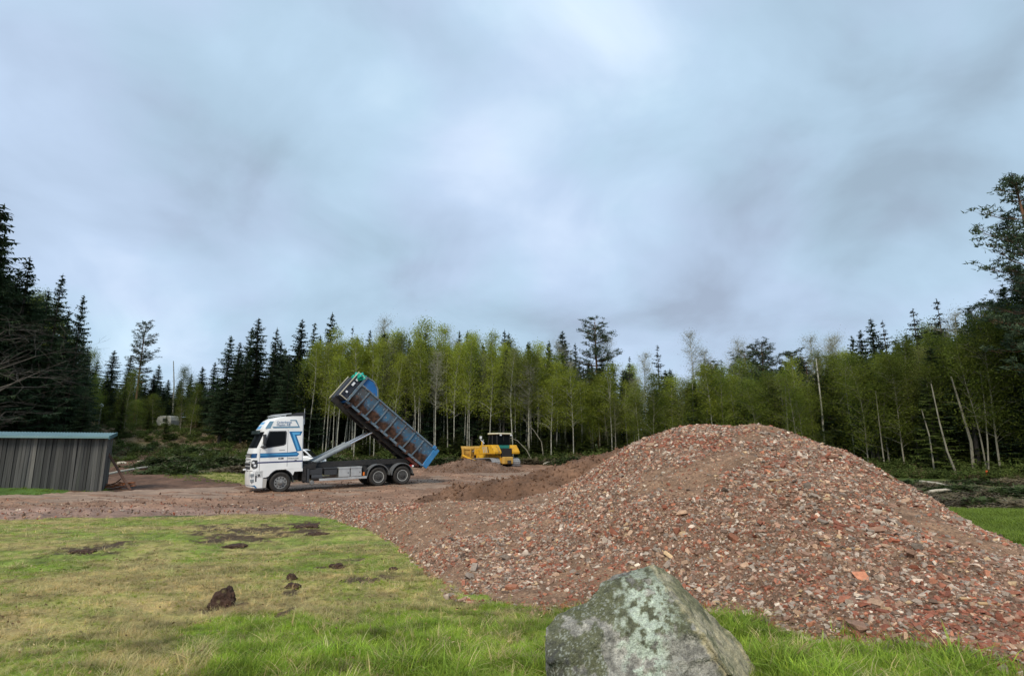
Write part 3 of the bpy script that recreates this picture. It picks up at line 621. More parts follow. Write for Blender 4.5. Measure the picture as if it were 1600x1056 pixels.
SECT = [(-999, 142, 'behind the grey plank shed'), (142, 335, 'on the slope right of the shed'), (335, 478, 'above and behind the truck cab'), (478, 600, 'behind the container\'s raised end'), (600, 715, 'behind the container\'s lower end'), (715, 830, 'behind the yellow bulldozer'), (830, 965, 'right of the bulldozer'), (965, 1110, 'over the left flank of the rubble heap'), (1110, 1260, 'over the crest of the rubble heap'), (1260, 1420, 'over the right flank of the rubble heap'), (1420, 2600, 'beyond the green meadow strip')]
TREES = []
def tree(kind, px, ytop, Y, var=None, wid=1.0, hero=True, hlim=None):
    p = at(px, ytop, Y); zg = float(G(p.x, p.y)) - .1
    TREES.append(dict(kind=kind, px=px, x=p.x, y=p.y, z=zg, h=max(3.0, p.z - zg), var=var, wid=wid, hero=hero))
# ---- trees that draw the skyline, read off the photograph (column, top row, distance)
for px, yt, Y, w in [(-2, 318, 44, 1.1), (14, 366, 47, 1.0), (55, 402, 47, 1.1), (34, 418, 50, 1), (95, 428, 48, .85), (76, 452, 50, 1), (130, 460, 50, .7), (112, 486, 53, .9), (-30, 345, 42, 1.1),
    (150, 562, 95, 1), (180, 548, 100, 1.2), (205, 556, 98, 1), (250, 570, 105, 1), (318, 572, 90, 1), (338, 566, 86, .9),
    (359, 524, 66, .95), (379, 534, 70, 1), (392, 511, 70, .8), (409, 497, 68, 1.25), (429, 511, 67, .85), (444, 534, 71, 1), (467, 499, 66, 1.0), (487, 503, 69, .8), (514, 487, 68, 1.0), (501, 524, 72, 1), (575, 515, 74, .8),
    (716, 517, 76, .7), (732, 516, 75, .7), (786, 514, 76, .9), (797, 519, 77, .8), (825, 533, 76, .8), (875, 517, 75, 1.1), (862, 532, 78, .9), (888, 530, 76, .8), (898, 534, 74, .8), (962, 563, 66, .8), (1249, 553, 62, .8), (1362, 497, 54, 1.1), (1341, 515, 55, .8), (1327, 524, 56, .8), (1511, 482, 46, .9), (1585, 424, 41, 1.1), (1565, 440, 42, 1.0)]:
    tree('spruce', px, yt, Y, wid=w)
for px, yt, Y, w in [(979, 557, 65, .8), (1026, 539, 60, .9), (1381, 498, 53, .9), (1426, 483, 50, 1.1), (1465, 468, 49, 1.1), (1124, 562, 62, .7), (550, 510, 73, .8)]: tree('open_spruce', px, yt, Y, wid=w)
for px, yt, Y, w in [(228, 502, 88, .75), (929, 497, 64, 1.05), (1114, 562, 60, .8), (1161, 548, 60, 1), (1179, 552, 61, .9), (1191, 535, 60, .9), (1233, 550, 59, 1), (1531, 474, 44, .9), (1553, 462, 43, 1.0), (1597, 279, 37, 1.08)]: tree('pine', px, yt, Y, wid=w)
for px, yt, Y in [(535, 512, 66), (625, 515, 67), (655, 512, 68), (672, 504, 66), (689, 508, 68), (747, 519, 68), (775, 519, 67), (811, 531, 67), (844, 540, 64), (559, 530, 64)]: tree('birch', px, yt, Y, wid=1.05)
for px, yt, Y in [(602, 497, 70), (1078, 514, 59), (1102, 545, 60), (1005, 550, 63), (1149, 531, 60), (1266, 523, 56), (1291, 528, 55), (1305, 524, 56), (1492, 487, 48), (870, 535, 70), (698, 508, 70), (945, 524, 66)]: tree('bare_birch', px, yt, Y)
# ---- fillers between them
rs = np.random.RandomState(5)
ENVX = [-200, 0, 60, 140, 150, 230, 330, 350, 420, 520, 620, 700, 800, 860, 960, 1000, 1060, 1130, 1230, 1320, 1400, 1480, 1530, 1560, 1600, 1700]
ENVY = [330, 400, 440, 530, 575, 575, 588, 545, 525, 520, 520, 520, 530, 545, 560, 562, 558, 560, 552, 536, 512, 490, 480, 462, 425, 400]
env = lambda px: float(np.interp(px, ENVX, ENVY))
edgeY = lambda px: float(np.interp(px, [-200, 0, 140, 150, 335, 345, 480, 700, 900, 1000, 1200, 1400, 1600, 1800], [40, 44, 48, 84, 84, 63, 62, 61, 60, 57, 51, 44.5, 39.5, 36]))
def fill(kind, a, b, n, dY, lo, hi, wid=(.85, 1.15)):
    for k in range(n):
        px = a + (b - a) * (k + rs.rand()) / n; tree(kind, px, env(px) + rs.uniform(lo, hi), edgeY(px) + rs.uniform(*dY), wid=rs.uniform(*wid), hero=False)
fill('birch', 478, 600, 19, (0, 4), 8, 45, (.7, 1)); fill('birch', 590, 850, 56, (0, 9), 0, 45, (.75, 1.05)); fill('birch', 850, 1000, 14, (0, 5), 5, 50)
fill('spruce', 345, 500, 12, (0, 5), 10, 70); fill('spruce', 480, 960, 26, (9, 15), 12, 50); fill('spruce', -60, 140, 12, (2, 9), 30, 110, (.8, 1)); fill('spruce', 146, 345, 22, (2, 24), 0, 50)
fill('aspen', 1000, 1420, 26, (0, 5), 5, 60); fill('aspen', 1420, 1720, 14, (0, 4), 10, 80, (.9, 1.2)); fill('spruce', 1000, 1700, 26, (1, 5), 10, 60, (.9, 1.2)); fill('birch', 1000, 1420, 6, (0, 4), 5, 40, (.7, 1)); fill('aspen', 850, 1000, 7, (1, 5), 25, 80)
fill('young_spruce', 700, 1000, 12, (2, 6), 80, 150); fill('young_spruce', 1000, 1700, 30, (0, 4), 70, 170); fill('spruce', 1000, 1700, 24, (6, 12), 5, 50); fill('pine', 1080, 1320, 6, (6, 10), 0, 25)
fill('aspen', 150, 335, 5, (-8, 3), 25, 60); fill('bare_birch', 480, 1000, 12, (1, 8), 5, 50); fill('spruce', 540, 960, 18, (3, 8), -8, 30, (.7, 1)); fill('young_spruce', 560, 960, 18, (.5, 4), 130, 175, (.8, 1.2)); fill('open_spruce', 620, 1000, 5, (0, 4), 10, 60)
TREES += []
for px, yt, Y, k in [(205, 580, 70, 'aspen'), (196, 600, 68, 'young_spruce'), (292, 575, 74, 'aspen'), (305, 600, 70, 'aspen'), (150, 585, 82, 'aspen'), (160, 660, 84, 'young_spruce'), (260, 668, 66, 'young_spruce'), (232, 655, 74, 'young_spruce')]: tree(k, px, yt, Y, wid=.7)
# ---- build
def sector(px):
    for a, b, s in SECT:
        if a <= px < b: return s
def copy_tree(kind, vi, t, name):
    if (kind, vi) not in PROTO:
        e = bpy.data.objects.new(name, None); C.objects.link(e); a = obj('trunk', KIT[kind][vi][0], e); b = obj('crown', KIT[kind][vi][1], e); PROTO[(kind, vi)] = (e, a, b); return e
    pe, pa, pb = PROTO[(kind, vi)]; e = pe.copy(); e.name = name; C.objects.link(e)
    for q in (pa, pb): c = q.copy(); c.parent = e; C.objects.link(c)
    return e
PROTO = {}; groups = {}
for t in TREES: groups.setdefault((t['kind'], sector(t['px'])), []).append(t)
for (kind, sec), L_ in groups.items():
    L_.sort(key=lambda t: t['px'])
    for i, t in enumerate(L_):
        vi = int(rs.randint(len(KIT[kind]))); e = copy_tree(kind, vi, t, NAMES[kind])
        s = t['h'] / H0[kind]; w = t['wid'] * (.55 * s + .45) * rs.uniform(.93, 1.07)
        e.location = (t['x'], t['y'], t['z']); e.rotation_euler = (rs.normal(0, .012), rs.normal(0, .02), rs.uniform(0, 6.28)); e.scale = (w, w, s)
        g = LOOK[kind] + ' trees ' + sec; n_ = len(L_)
        e['category'] = 'tree'; e['group'] = g
        pos = 'leftmost' if i == 0 else 'rightmost' if i == n_ - 1 else (ORD[i] + ' from left') if i < 20 and i <= n_ // 2 else (ORD[n_ - 1 - i] + ' from right')
        e['label'] = (LOOK[kind] + ', the only one ' + sec) if n_ == 1 else '%s of the %s %s' % (pos, (LOOK[kind] + 's').replace('birchs', 'birches'), sec)
# named single trees: leaning bare trunks at the right and the tall pole-like snag at the left
def pole(name, pts, rad, m, label, cat='tree', n=7):
    base = Vector(pts[0]); mb = MB(); k = len(pts); mb.tube([Vector(p) - base for p in pts], [rad * (1 - .55 * i / (k - 1)) for i in range(k)], n)
    return tag(mb.build(name, m, smooth=True, loc=base), label, cat)
def gp(px, py, Y, ground=False):
    p = at(px, py, Y)
    if ground: p.z = float(G(p.x, p.y)) - .05
    return p
for (pts, r, lab) in [([(1521, 738, 42.4), (1517, 690, 42.4), (1502, 640, 42.4), (1486, 588, 42.4)], .12, 'thick pale broken trunk leaning left in the wood beyond the meadow'),
    ([(1497, 745, 41.6), (1480, 705, 41.6), (1468, 660, 41.8), (1455, 600, 42.2)], .08, 'slender curved pale trunk bowing left beyond the meadow'),
    ([(1461, 742, 42.6), (1452, 680, 42.6), (1440, 640, 43)], .065, 'short slim pale trunk left of the curved one beyond the meadow'),
    ([(1545, 745, 41.4), (1543, 690, 41.6), (1537, 620, 41.8), (1531, 575, 42)], .06, 'straight pale trunk rising behind the orange marker stake'),
    ([(1384, 742, 46), (1376, 680, 46), (1368, 610, 46)], .06, 'pale thin trunk showing over the right slope of the rubble'),
    ([(1288, 700, 50), (1284, 640, 50), (1275, 560, 50.5)], .10, 'bright white birch trunk above the right shoulder of the heap'),
    ([(1232, 690, 51), (1229, 640, 51), (1226, 590, 51)], .08, 'short white birch trunk above the crest of the heap'),
    ([(1083, 690, 56), (1083, 640, 56), (1082, 600, 56)], .10, 'white birch trunk rising behind the left crest of the heap'),
    ([(272, 640, 92), (272, 600, 92), (271, 564, 92)], .13, 'bare dead pole of a tree standing alone left of the truck'),
    ([(833, 722, 60), (822, 702, 60), (808, 688, 60), (790, 681, 60)], .06, 'thin sapling bent over in an arch right of the bulldozer'),
    ([(850, 722, 60.5), (846, 690, 60.5), (834, 672, 60.5), (824, 662, 60.5)], .06, 'second thin sapling arching left further right of the bulldozer')]:
    P_ = [gp(px, py, Y, i == 0) for i, (px, py, Y) in enumerate(pts)]; pole('tree_trunk', P_, r, M_bark_b[0] if r in (.10, .13) else M_bark_b[1], lab, 'tree trunk')
# the spreading leafless tree at the left edge
def big_bare():
    r = random.Random(4); mb = MB(); base = at(-95, 700, 31); base.z = float(G(base.x, base.y)); 
    def br(p, d, L, rad, lvl):
        n = 4; pts = [p]; rr_ = [rad]
        for i in range(n):
            d = (d + Vector((r.gauss(0, .13), r.gauss(0, .13), r.gauss(0, .10) - (.03 if lvl else 0)))).normalized(); pts.append(pts[-1] + d * L / n); rr_.append(rad * (1 - .75 * (i + 1) / n) + .004)
        mb.tube(pts, [q * .62 for q in rr_], 6 if lvl < 2 else 3, cap=False)
        if lvl < 4:
            for i in range(6 if lvl == 0 else 5 if lvl < 3 else 4):
                k = r.randint(1, n); q = pts[k]; a = r.uniform(0, 6.28); s = Vector((math.cos(a), math.sin(a), r.uniform(-.25, .5) if lvl else r.uniform(-.1, .5)))
                br(q, (d * (.55 if lvl else .25) + s * .8).normalized(), L * r.uniform(.42, .68), rr_[k] * .55, lvl + 1)
    br(Vector((0, 0, 0)), Vector((.05, 0, 1)), 5.2, .26, 0); br(Vector((.1, 0, 2.6)), Vector((.75, -.15, .55)), 4.6, .13, 1); br(Vector((.1, 0, 3.4)), Vector((.9, .1, .25)), 4.4, .11, 1); br(Vector((0, 0, 4.2)), Vector((.6, .1, .8)), 4.2, .10, 1)
    br(Vector((0, 0, 5.0)), Vector((.35, 0, 1)), 3.6, .1, 1)
    e = empty('bare_tree', base, label='spreading leafless tree reaching over the shed roof at the left edge', cat='tree'); mb.build('trunk', M_bare, e, smooth=True, fix=False)
M_bare = noisy('grey_bark', [(.06, .052, .042), (.12, .10, .08)], scale=5, bump=.4)
big_bare()
# ---- mass of forest further in
def joined(kind, vi):
    a, b = KIT[kind][vi]; bm = bmesh.new(); bm.from_mesh(a); nf = len(bm.faces); bm.from_mesh(b); bm.faces.ensure_lookup_table()
    for f in bm.faces[nf:]: f.material_index = 1
    me = bpy.data.meshes.new('forest_tree'); bm.to_mesh(me); bm.free(); me.materials.append(a.materials[0]); me.materials.append(b.materials[0]); return me
SRC = [joined('spruce', 1), joined('spruce', 3), joined('spruce', 4), joined('birch', 1), joined('aspen', 0), joined('young_spruce', 0)]
Pf = []; Sf = []; If = []
rs = np.random.RandomState(9)
for k in range(620):
    px = rs.uniform(-400, 2100); e = edgeY(px); Yf = e + rs.uniform(11, 34); 
    yt = env(px) + rs.uniform(8, 55); p = at(px, yt, Yf); zg = float(G(p.x, p.y)) - .1; h = min(max(5, p.z - zg), 24)
    if px > 140 and px < 345: Yf = e + rs.uniform(18, 60)
    i = int(rs.choice([0, 1, 2, 3, 4, 5], p=[.33, .2, .25, .08, .08, .06])); Pf.append((p.x, p.y, zg)); s = h / (11 if i == 5 else 13 if i == 4 else 15); w = .55 * s + .5; Sf.append((w, w, s)); If.append(i)
for k in range(150):   # outside the frame at both sides the wood goes on
    side = -1 if k % 2 else 1; x = side * rs.uniform(42, 90); y = rs.uniform(0, 45) ; x = x if side > 0 else x - 6
    Pf.append((x, y, float(G(x, y)) - .1)); s = rs.uniform(.8, 1.1); Sf.append((s, s, s)); If.append(int(rs.choice([0, 2, 4, 5])))
o = scatter('forest', Pf, np.stack([np.zeros(len(Pf)), np.zeros(len(Pf)), rs.uniform(0, 6.28, len(Pf))], -1), Sf, If, np.ones((len(Pf), 3)), SRC); o['label'] = 'dense dark wood behind the edge trees'
# ---- undergrowth at the foot of the wood, brush and slash
def bush_mesh(seed, m, n=420, leaf=.10, up=.5, twigs=16):
    r = np.random.RandomState(seed); V = [leaftris(r, np.array((r.normal(0, .28), r.normal(0, .28), up * r.uniform(.3, 1.2))), np.array((.16, .16, .16)), n // 12, leaf) for _ in range(12)]; V = np.concatenate(V)
    return npmesh('bush', V, np.arange(len(V)).reshape(-1, 3), m)
M_us = [leafmat('undergrowth_leaves', (.05, .075, .018), (.10, .13, .03), .3, .4), leafmat('brown_bracken', (.10, .075, .04), (.16, .125, .06), .2, .3)]
US = [bush_mesh(1, M_us[0]), bush_mesh(2, M_us[0], leaf=.14), bush_mesh(3, M_us[1], up=.35), bush_mesh(4, M_sp[1], leaf=.16, up=.6)]
Pf = []; Sf = []; If = []
for k in range(3400):
    px = rs.uniform(-100, 1750); e = edgeY(px); Yf = e + rs.uniform(-3.0, 9) if not 142 < px < 480 else rs.uniform(50, e + 8)
    if px < 142: Yf = rs.uniform(46, 60)
    p = at(px, 700, Yf); s = rs.uniform(.5, 1.5) * (1.0 if Yf > e else .6); Pf.append((p.x, p.y, float(G(p.x, p.y)) - .05)); Sf.append((s * 1.2, s * 1.2, s)); If.append(int(rs.choice(4, p=[.3, .25, .27, .18])))
o = scatter('undergrowth', Pf, np.stack([np.zeros(len(Pf)), np.zeros(len(Pf)), rs.uniform(0, 6.28, len(Pf))], -1), Sf, If, np.ones((len(Pf), 3)), US); o['label'] = 'low bushes and bracken at the foot of the wood'
# brush heaps: cut spruce branches thrown together
M_brush = [leafmat('cut_spruce_branches', (.04, .065, .022), (.085, .115, .035), .2, .3), leafmat('withered_branches', (.10, .08, .045), (.15, .12, .07), .15, .3)]
M_twig = noisy('cut_twigs', [(.14, .11, .08), (.26, .22, .17)], scale=8)
def heap_mesh(seed, a, b, c, mi):
    r = np.random.RandomState(seed); V = []; tw = MB(); n = int(210 * a * b)
    for _ in range(n):
        u = r.normal(0, .42, 2); hh = c * math.exp(-(u[0] ** 2 + u[1] ** 2) * 1.6); p = np.array((u[0] * a, u[1] * b, hh * r.uniform(.35, 1.05))); d = r.normal(0, 1, 3); d[2] *= .3; d /= np.linalg.norm(d); L = r.uniform(.35, .9); sd = np.cross(d, (0, 0, 1)); sd /= np.linalg.norm(sd)
        if r.rand() < .16: tw.tube([p - d * L * .6, p + d * L], [.014, .006], 3, cap=False)
        for s in np.arange(0, 1, .18):
            q = p + d * L * s + np.array((0, 0, -.15 * s * s))
            for sg in (-1, 1): V += [q, q + d * .1, q + sd * sg * .22 * (1.1 - s) + d * .12 + np.array((0, 0, r.normal(0, .06)))]
    V = np.array(V); V[:, 2] = np.maximum(V[:, 2], -.1); return tw.mesh('twigs', M_twig), npmesh('branches', V, np.arange(len(V)).reshape(-1, 3), M_brush[mi])
HK = [heap_mesh(1, 2.4, 1.3, .9, 0), heap_mesh(2, 1.8, 1.2, 1.1, 0), heap_mesh(3, 2.6, 1.2, .6, 1), heap_mesh(4, 2.0, 1.0, .7, 0)]
HP = [(250, 722, 47, 0, 'beside the dirt track, its left end near the birch pole'), (285, 716, 49, 1, 'tallest of the green ones right of the dirt track'), (318, 722, 47, 3, 'halfway between dirt track and truck cab'), (350, 716, 50, 0, 'just left of the truck cab grille'), (375, 728, 45, 2, 'brownish and low, touching the truck cab front in view'), (232, 704, 56, 3, 'at the top bend of the dirt track'), (300, 703, 56, 0, 'on the slope behind the others left of the truck'), (340, 700, 58, 2, 'withered, high on the slope left of the truck'), (266, 742, 42, 3, 'small, at the grass edge by the dirt track'),
      (515, 715, 56, 0, 'seen above the truck frame behind the lift arm'), (548, 712, 57, 2, 'withered, seen above the silver locker boxes'), (585, 715, 57, 3, 'seen under the middle of the raised container'), (686, 722, 57, 0, 'right behind the container tailgate'), (705, 716, 58, 3, 'between container tailgate and bulldozer blade'), (828, 722, 58, 2, 'withered, right behind the bulldozer track'), (860, 722, 58, 3, 'at the wood edge right of the bulldozer'), (895, 722, 56, 0, 'green, where the soil bank meets the wood edge'),
      (1420, 758, 35, 3, 'next to the right slope of the rubble heap'), (1455, 760, 34, 2, 'brown, left of the meadow corner'), (1500, 770, 31, 0, 'middle of the slash beyond the meadow'), (1552, 772, 29, 2, 'brown and flat, below the orange stake'), (1590, 772, 29, 0, 'at the right picture edge beyond the meadow'), (1520, 752, 36, 3, 'at the foot of the leaning trunk'), (1580, 752, 36, 2, 'withered, right of the orange stake'), (1475, 786, 24.5, 2, 'lowest left, bordering the green meadow'), (1530, 786, 24.0, 3, 'bordering the meadow below the orange stake'), (1592, 788, 23.5, 2, 'bordering the meadow at the picture edge'), (1430, 778, 27, 2, 'brown, tucked behind the rubble slope')]
for i, (px, py, Y, k, lab) in enumerate(HP):
    p = at(px, py, Y); e = empty('brush_heap', (p.x, p.y, float(G(p.x, p.y)) - .05), (0, 0, rs.uniform(-.5, .5)), 'heap of cut branches ' + lab, 'brush heap', 'heaps of cut branches along the wood edge')
    s = rs.uniform(.85, 1.15); e.scale = (s * 1.1, s, s * (.75 if Y > 40 else .45)); obj('branches', HK[k][1], e); obj('twigs', HK[k][0], e)
# logs and cut poles
M_log = noisy('peeled_birch_log', [(.42, .36, .27), (.62, .56, .46)], scale=6, bump=.2); M_end = mat('sawn_wood', (.62, .48, .28))
def log(px1, py1, px2, py2, r, lab, nm='birch_log', m=None):
    a = Vector((*gpt(px1, py1), 0)); b = Vector((*gpt(px2, py2), 0))
    for q in (a, b): q.z = float(G(q.x, q.y)) + r * .8 + .05
    c = (a + b) / 2; c.z += .03; mb = MB(); mb.tube([a - c, (a - c) * .5 + Vector((0, 0, .03)), (b - c) * .4 + Vector((0, .03, .04)), b - c], [r, r * .95, r * .85, r * .7], 9); return tag(mb.build(nm, m or M_log, smooth=True, loc=c), lab, 'log')
log(166, 744, 238, 731, .09, 'long peeled white pole lying across the dirt track behind the shed')
log(183, 727, 197, 726.5, .12, 'short white log on the dirt track above the long pole')
log(216, 724, 224, 725, .12, 'short pale log lying left of a second one by the track bank')
log(227, 724, 236, 723, .12, 'pale sawn log lying at the grassy bank of the track')
log(272, 727, 284, 724, .10, 'grey white log half buried in the brush left of the truck')
log(310, 714, 325, 710, .10, 'thin grey log on the brush slope left of the cab')
log(358, 719, 366, 718, .11, 'stub of pale log in the brush near the windscreen')
log(1432, 756, 1482, 763, .10, 'long white birch log lying beyond the meadow left of the stake')
log(1452, 772, 1490, 770, .08, 'thin pale log lying parallel below the long white one')
log(1378, 752, 1400, 758, .1, 'dull log half hidden behind the rubble slope')
log(1553, 744, 1600, 752, .1, 'grey log running out of the picture beyond the orange stake')
log(850, 727, 862, 724, .10, 'bright broken stem lying at the wood edge right of the bulldozer')
log(895, 724, 915, 727, .08, 'pale thin stem lying near the soil bank')
# ================================================================ SHED
M_plank = []
for i, (a, b) in enumerate([((.065, .064, .060), (.13, .127, .118)), ((.042, .042, .040), (.09, .09, .085)), ((.10, .096, .086), (.20, .19, .17)), ((.030, .030, .030), (.07, .07, .066))]):
    M_plank.append(noisy('weathered_plank', [a, b], scale=2.2, bump=.4, stretch=(6, 6, .5), rnd=.22, layers=[((.10, .12, .075), 1.2, .55, .7, .35)]))
M_tin = noisy('green_tin_roof', [(.15, .26, .26), (.22, .34, .34)], scale=1.5, rough=.45, stretch=(.3, 1, 1), spec=.5)
M_rust = noisy('rusty_steel', [(.07, .04, .03), (.14, .075, .05)], scale=9, rough=.8, bump=.3)
A_ = Vector((*gpt(156, 768), 0)); B_ = A_ + Vector((-.89, -.455, 0))
dirv = (B_ - A_).normalized(); Ls = 12.0; ang = math.atan2(dirv.y, dirv.x); zb = float(G(A_.x, A_.y)) - .1
shed = empty('plank_shed', (A_.x, A_.y, zb), (0, 0, ang), 'long low grey weathered plank shed with pale green tin roof', 'shed')
# local: +x along the front wall away from the near corner, the back is on local -y
DEP = 2.0; HF = 2.84; HB = 3.03
r = random.Random(8); x = 0.0; msh = {}
for k, (w) in enumerate([.10, .12, .14, .16, .13]): 
    mb = MB(); mb.box(0, w, -.011, .011, 0, 1); msh[k] = [mb.mesh('plank', m) for m in M_plank]; msh[(k, 'w')] = w
def planks(n, along_y=False, xend=24, hfun=None, y0=0):
    x = 0
    while x < xend:
        k = r.randint(0, 4); w = msh[(k, 'w')]; hh = hfun(x); zt = r.uniform(0, .06); me = msh[k][r.choices((0, 1, 2, 3), (5, 5, 2, 3))[0]]
        o = obj('plank', me, shed)
        if along_y: o.location = (-.02 + r.uniform(-.008, .008), -x, zt); o.rotation_euler = (r.gauss(0, .004), 0, -R(90))
        else: o.location = (x, y0 + r.uniform(-.012, .016), zt); o.rotation_euler = (r.gauss(0, .005), r.gauss(0, .006), 0)
        o.scale = (1, 1, hh - zt - .03 + 0); x += w + r.uniform(.004, .022)
planks(0, False, Ls, lambda x: HF + .0); planks(0, True, DEP, lambda x: HF + (HB - HF) * x / DEP)
mb = MB(); mb.box(.06, Ls, -DEP, -.045, .02, HF - .1); mb.build('inner_wall', mat('dark_boards', (.03, .03, .028)), shed)
mb = MB(); mb.box(-.06, .05, .015, .05, 0, HF - .02); mb.build('corner_board', M_plank[2], shed)
mb = MB(); n = 0; x = -.32
prof = []; x = -.12
while x < Ls: prof.append((x, .0)); prof.append((x + .02, .028)); prof.append((x + .05, .028)); prof.append((x + .07, 0)); x += .125
th = math.atan2(HB - HF, DEP); 
V = []; Fc = []
for (xx, dz) in prof: V += [(xx, .32, HF + dz - .32 * math.tan(th)), (xx, -DEP - .2, HB + dz + .2 * math.tan(th)), (xx, .32, HF + dz - .025 - .32 * math.tan(th)), (xx, -DEP - .2, HB + dz - .025 + .2 * math.tan(th))]
for i in range(len(prof) - 1): a = i * 4; b = a + 4; Fc += [(a, b, b + 1, a + 1), (a + 2, a + 3, b + 3, b + 2), (a, a + 2, b + 2, b), (a + 1, b + 1, b + 3, a + 3)]
Fc += [(0, 1, 3, 2), (len(V) - 4, len(V) - 2, len(V) - 1, len(V) - 3)]
mb.add(V, Fc).build('roof', M_tin, shed)
mb = MB(); M4 = Matrix.Translation((0, 0, -.06)); mb.add([(-.13, .335, HF - .11), (-.13, .335, HF - .02), (Ls, .335, HF - .02), (Ls, .335, HF - .11), (-.13, .36, HF - .11), (-.13, .36, HF - .02), (Ls, .36, HF - .02), (Ls, .36, HF - .11)], [(0, 1, 2, 3), (7, 6, 5, 4), (0, 4, 5, 1), (1, 5, 6, 2), (2, 6, 7, 3), (3, 7, 4, 0)]).build('fascia', M_tin, shed)
mb = MB(); mb.add([(-.17, .36, HF - .17), (-.17, .36, HF + .02), (-.17, -DEP - .2, HB + .06), (-.17, -DEP - .2, HB - .12), (-.13, .36, HF - .17), (-.13, .36, HF + .02), (-.13, -DEP - .2, HB + .06), (-.13, -DEP - .2, HB - .12)], [(0, 1, 2, 3), (7, 6, 5, 4), (0, 4, 5, 1), (1, 5, 6, 2), (2, 6, 7, 3), (3, 7, 4, 0)]).build('barge_board', mat('teal_barge_board', (.05, .13, .15), .5), shed)
# steel prop leaning on the end wall
p0 = gpt(204, 766); a = Vector((*p0, float(G(*p0)))); q = at(169, 708, A_.y + 1.0); mb = MB(); d = a - q
for (ox) in (0,): mb.tube([q - a, Vector((0, 0, .0))], [.07, .07], 4)
tag(mb.build('steel_prop', M_rust, loc=a), 'rusty steel beam propped slanting against the shed end', 'beam')
# rusty scrap at the shed foot
def scrap():
    g = gpt(184, 764); e = empty('scrap_heap', (g[0], g[1], float(G(*g)) + .02), label='low heap of rusty orange scrap and planks at the shed corner', cat='scrap heap'); mo = noisy('orange_rust', [(.30, .10, .03), (.16, .06, .03)], scale=7)
    rr_ = random.Random(3); mb = MB()
    for k in range(9):
        M = Matrix.Translation((rr_.uniform(-.5, .5), rr_.uniform(-.2, .2), .06 + .03 * k)) @ Euler((rr_.gauss(0, .1), rr_.gauss(0, .12), rr_.uniform(-.5, .5))).to_matrix().to_4x4(); mb.box(-.4, .4, -.05, .05, -.02, .02, 0, M)
    mb.build('scrap_planks', mo, e); mb = MB(); mb.tube([(-.6, 0, .15), (-.2, .1, .3), (.1, 0, .5)], .03, 5); mb.tube([(.3, 0, .1), (.1, .1, .3), (-.1, .15, .35)], .025, 5); mb.build('bent_rods', M_rust, e)
scrap()
# ================================================================ SMALL THINGS ON THE SLOPE
def lamp_post():
    g = at(155, 660, 88); z = float(G(g.x, g.y)); top = at(156, 634, 88).z - z; e = empty('lamp_post', (g.x, g.y, z - .1), label='small lamp post with a round white globe on the far slope', cat='lamp post')
    mb = MB(); mb.tube([(0, 0, 0), (0, 0, top - .15)], [.12, .09], 8); mb.build('pole', mat('pale_pole', (.45, .42, .36)), e); mb = MB()
    prof = [(.02, -.30), (.2, -.24), (.30, -.08), (.31, .06), (.22, .22), (.04, .31)]; mb.lathe(prof, (0, 0, top + .15), 14, axis='z'); mb.build('globe', mat('white_globe', (.8, .8, .78), .4), e, smooth=True); mb = MB(); mb.lathe([(.1, -.05), (.16, 0), (.12, .06)], (0, 0, top - .18), 12, axis='z'); mb.build('collar', mat('dark_collar', (.04, .04, .04)), e)
lamp_post()
def far_van():
    g = at(262, 662, 84); z = float(G(g.x, g.y)); e = empty('caravan', (g.x, g.y, z), (0, 0, R(-20)), 'small old caravan half hidden by brush on the far slope', 'caravan'); e.scale = (.72, .72, .8)
    mb = MB(); pr = [(-1.9, .4), (-2.0, 1.2), (-1.8, 1.9), (-1.2, 2.15), (1.2, 2.15), (1.7, 2.0), (1.95, 1.3), (1.9, .4)]; mb.prism(pr, -1, 1); mb.build('body', noisy('dirty_white_paint', [(.22, .23, .20), (.36, .36, .33)], scale=2), e, bevel=.12)
    mb = MB(); mb.box(-.2, .9, -1.02, -1.005, 1.1, 1.7); mb.build('window', mat('dark_window', (.03, .035, .04), .1), e); mb = MB()
    for sy in (-.92, .92): mb.lathe([(.3, -.1), (.3, .1)], (0, sy, .3), 14)
    mb.build('wheels', mat('black_rubber', (.02, .02, .02)), e)
far_van()
M_orange = mat('orange_paint', (.75, .12, .03)); 
g = gpt(1544, 752); p = at(1544, 752, g[1]); st = empty('marker_stake', (g[0], g[1], float(G(*g)) - .05), label='wooden survey stake with orange top beyond the meadow', cat='stake')
mb = MB(); mb.box(-.035, .035, -.035, .035, 0, .42); mb.build('stake_shaft', M_log, st); mb = MB(); mb.box(-.038, .038, -.038, .038, .42, .75); mb.build('painted_top', M_orange, st)

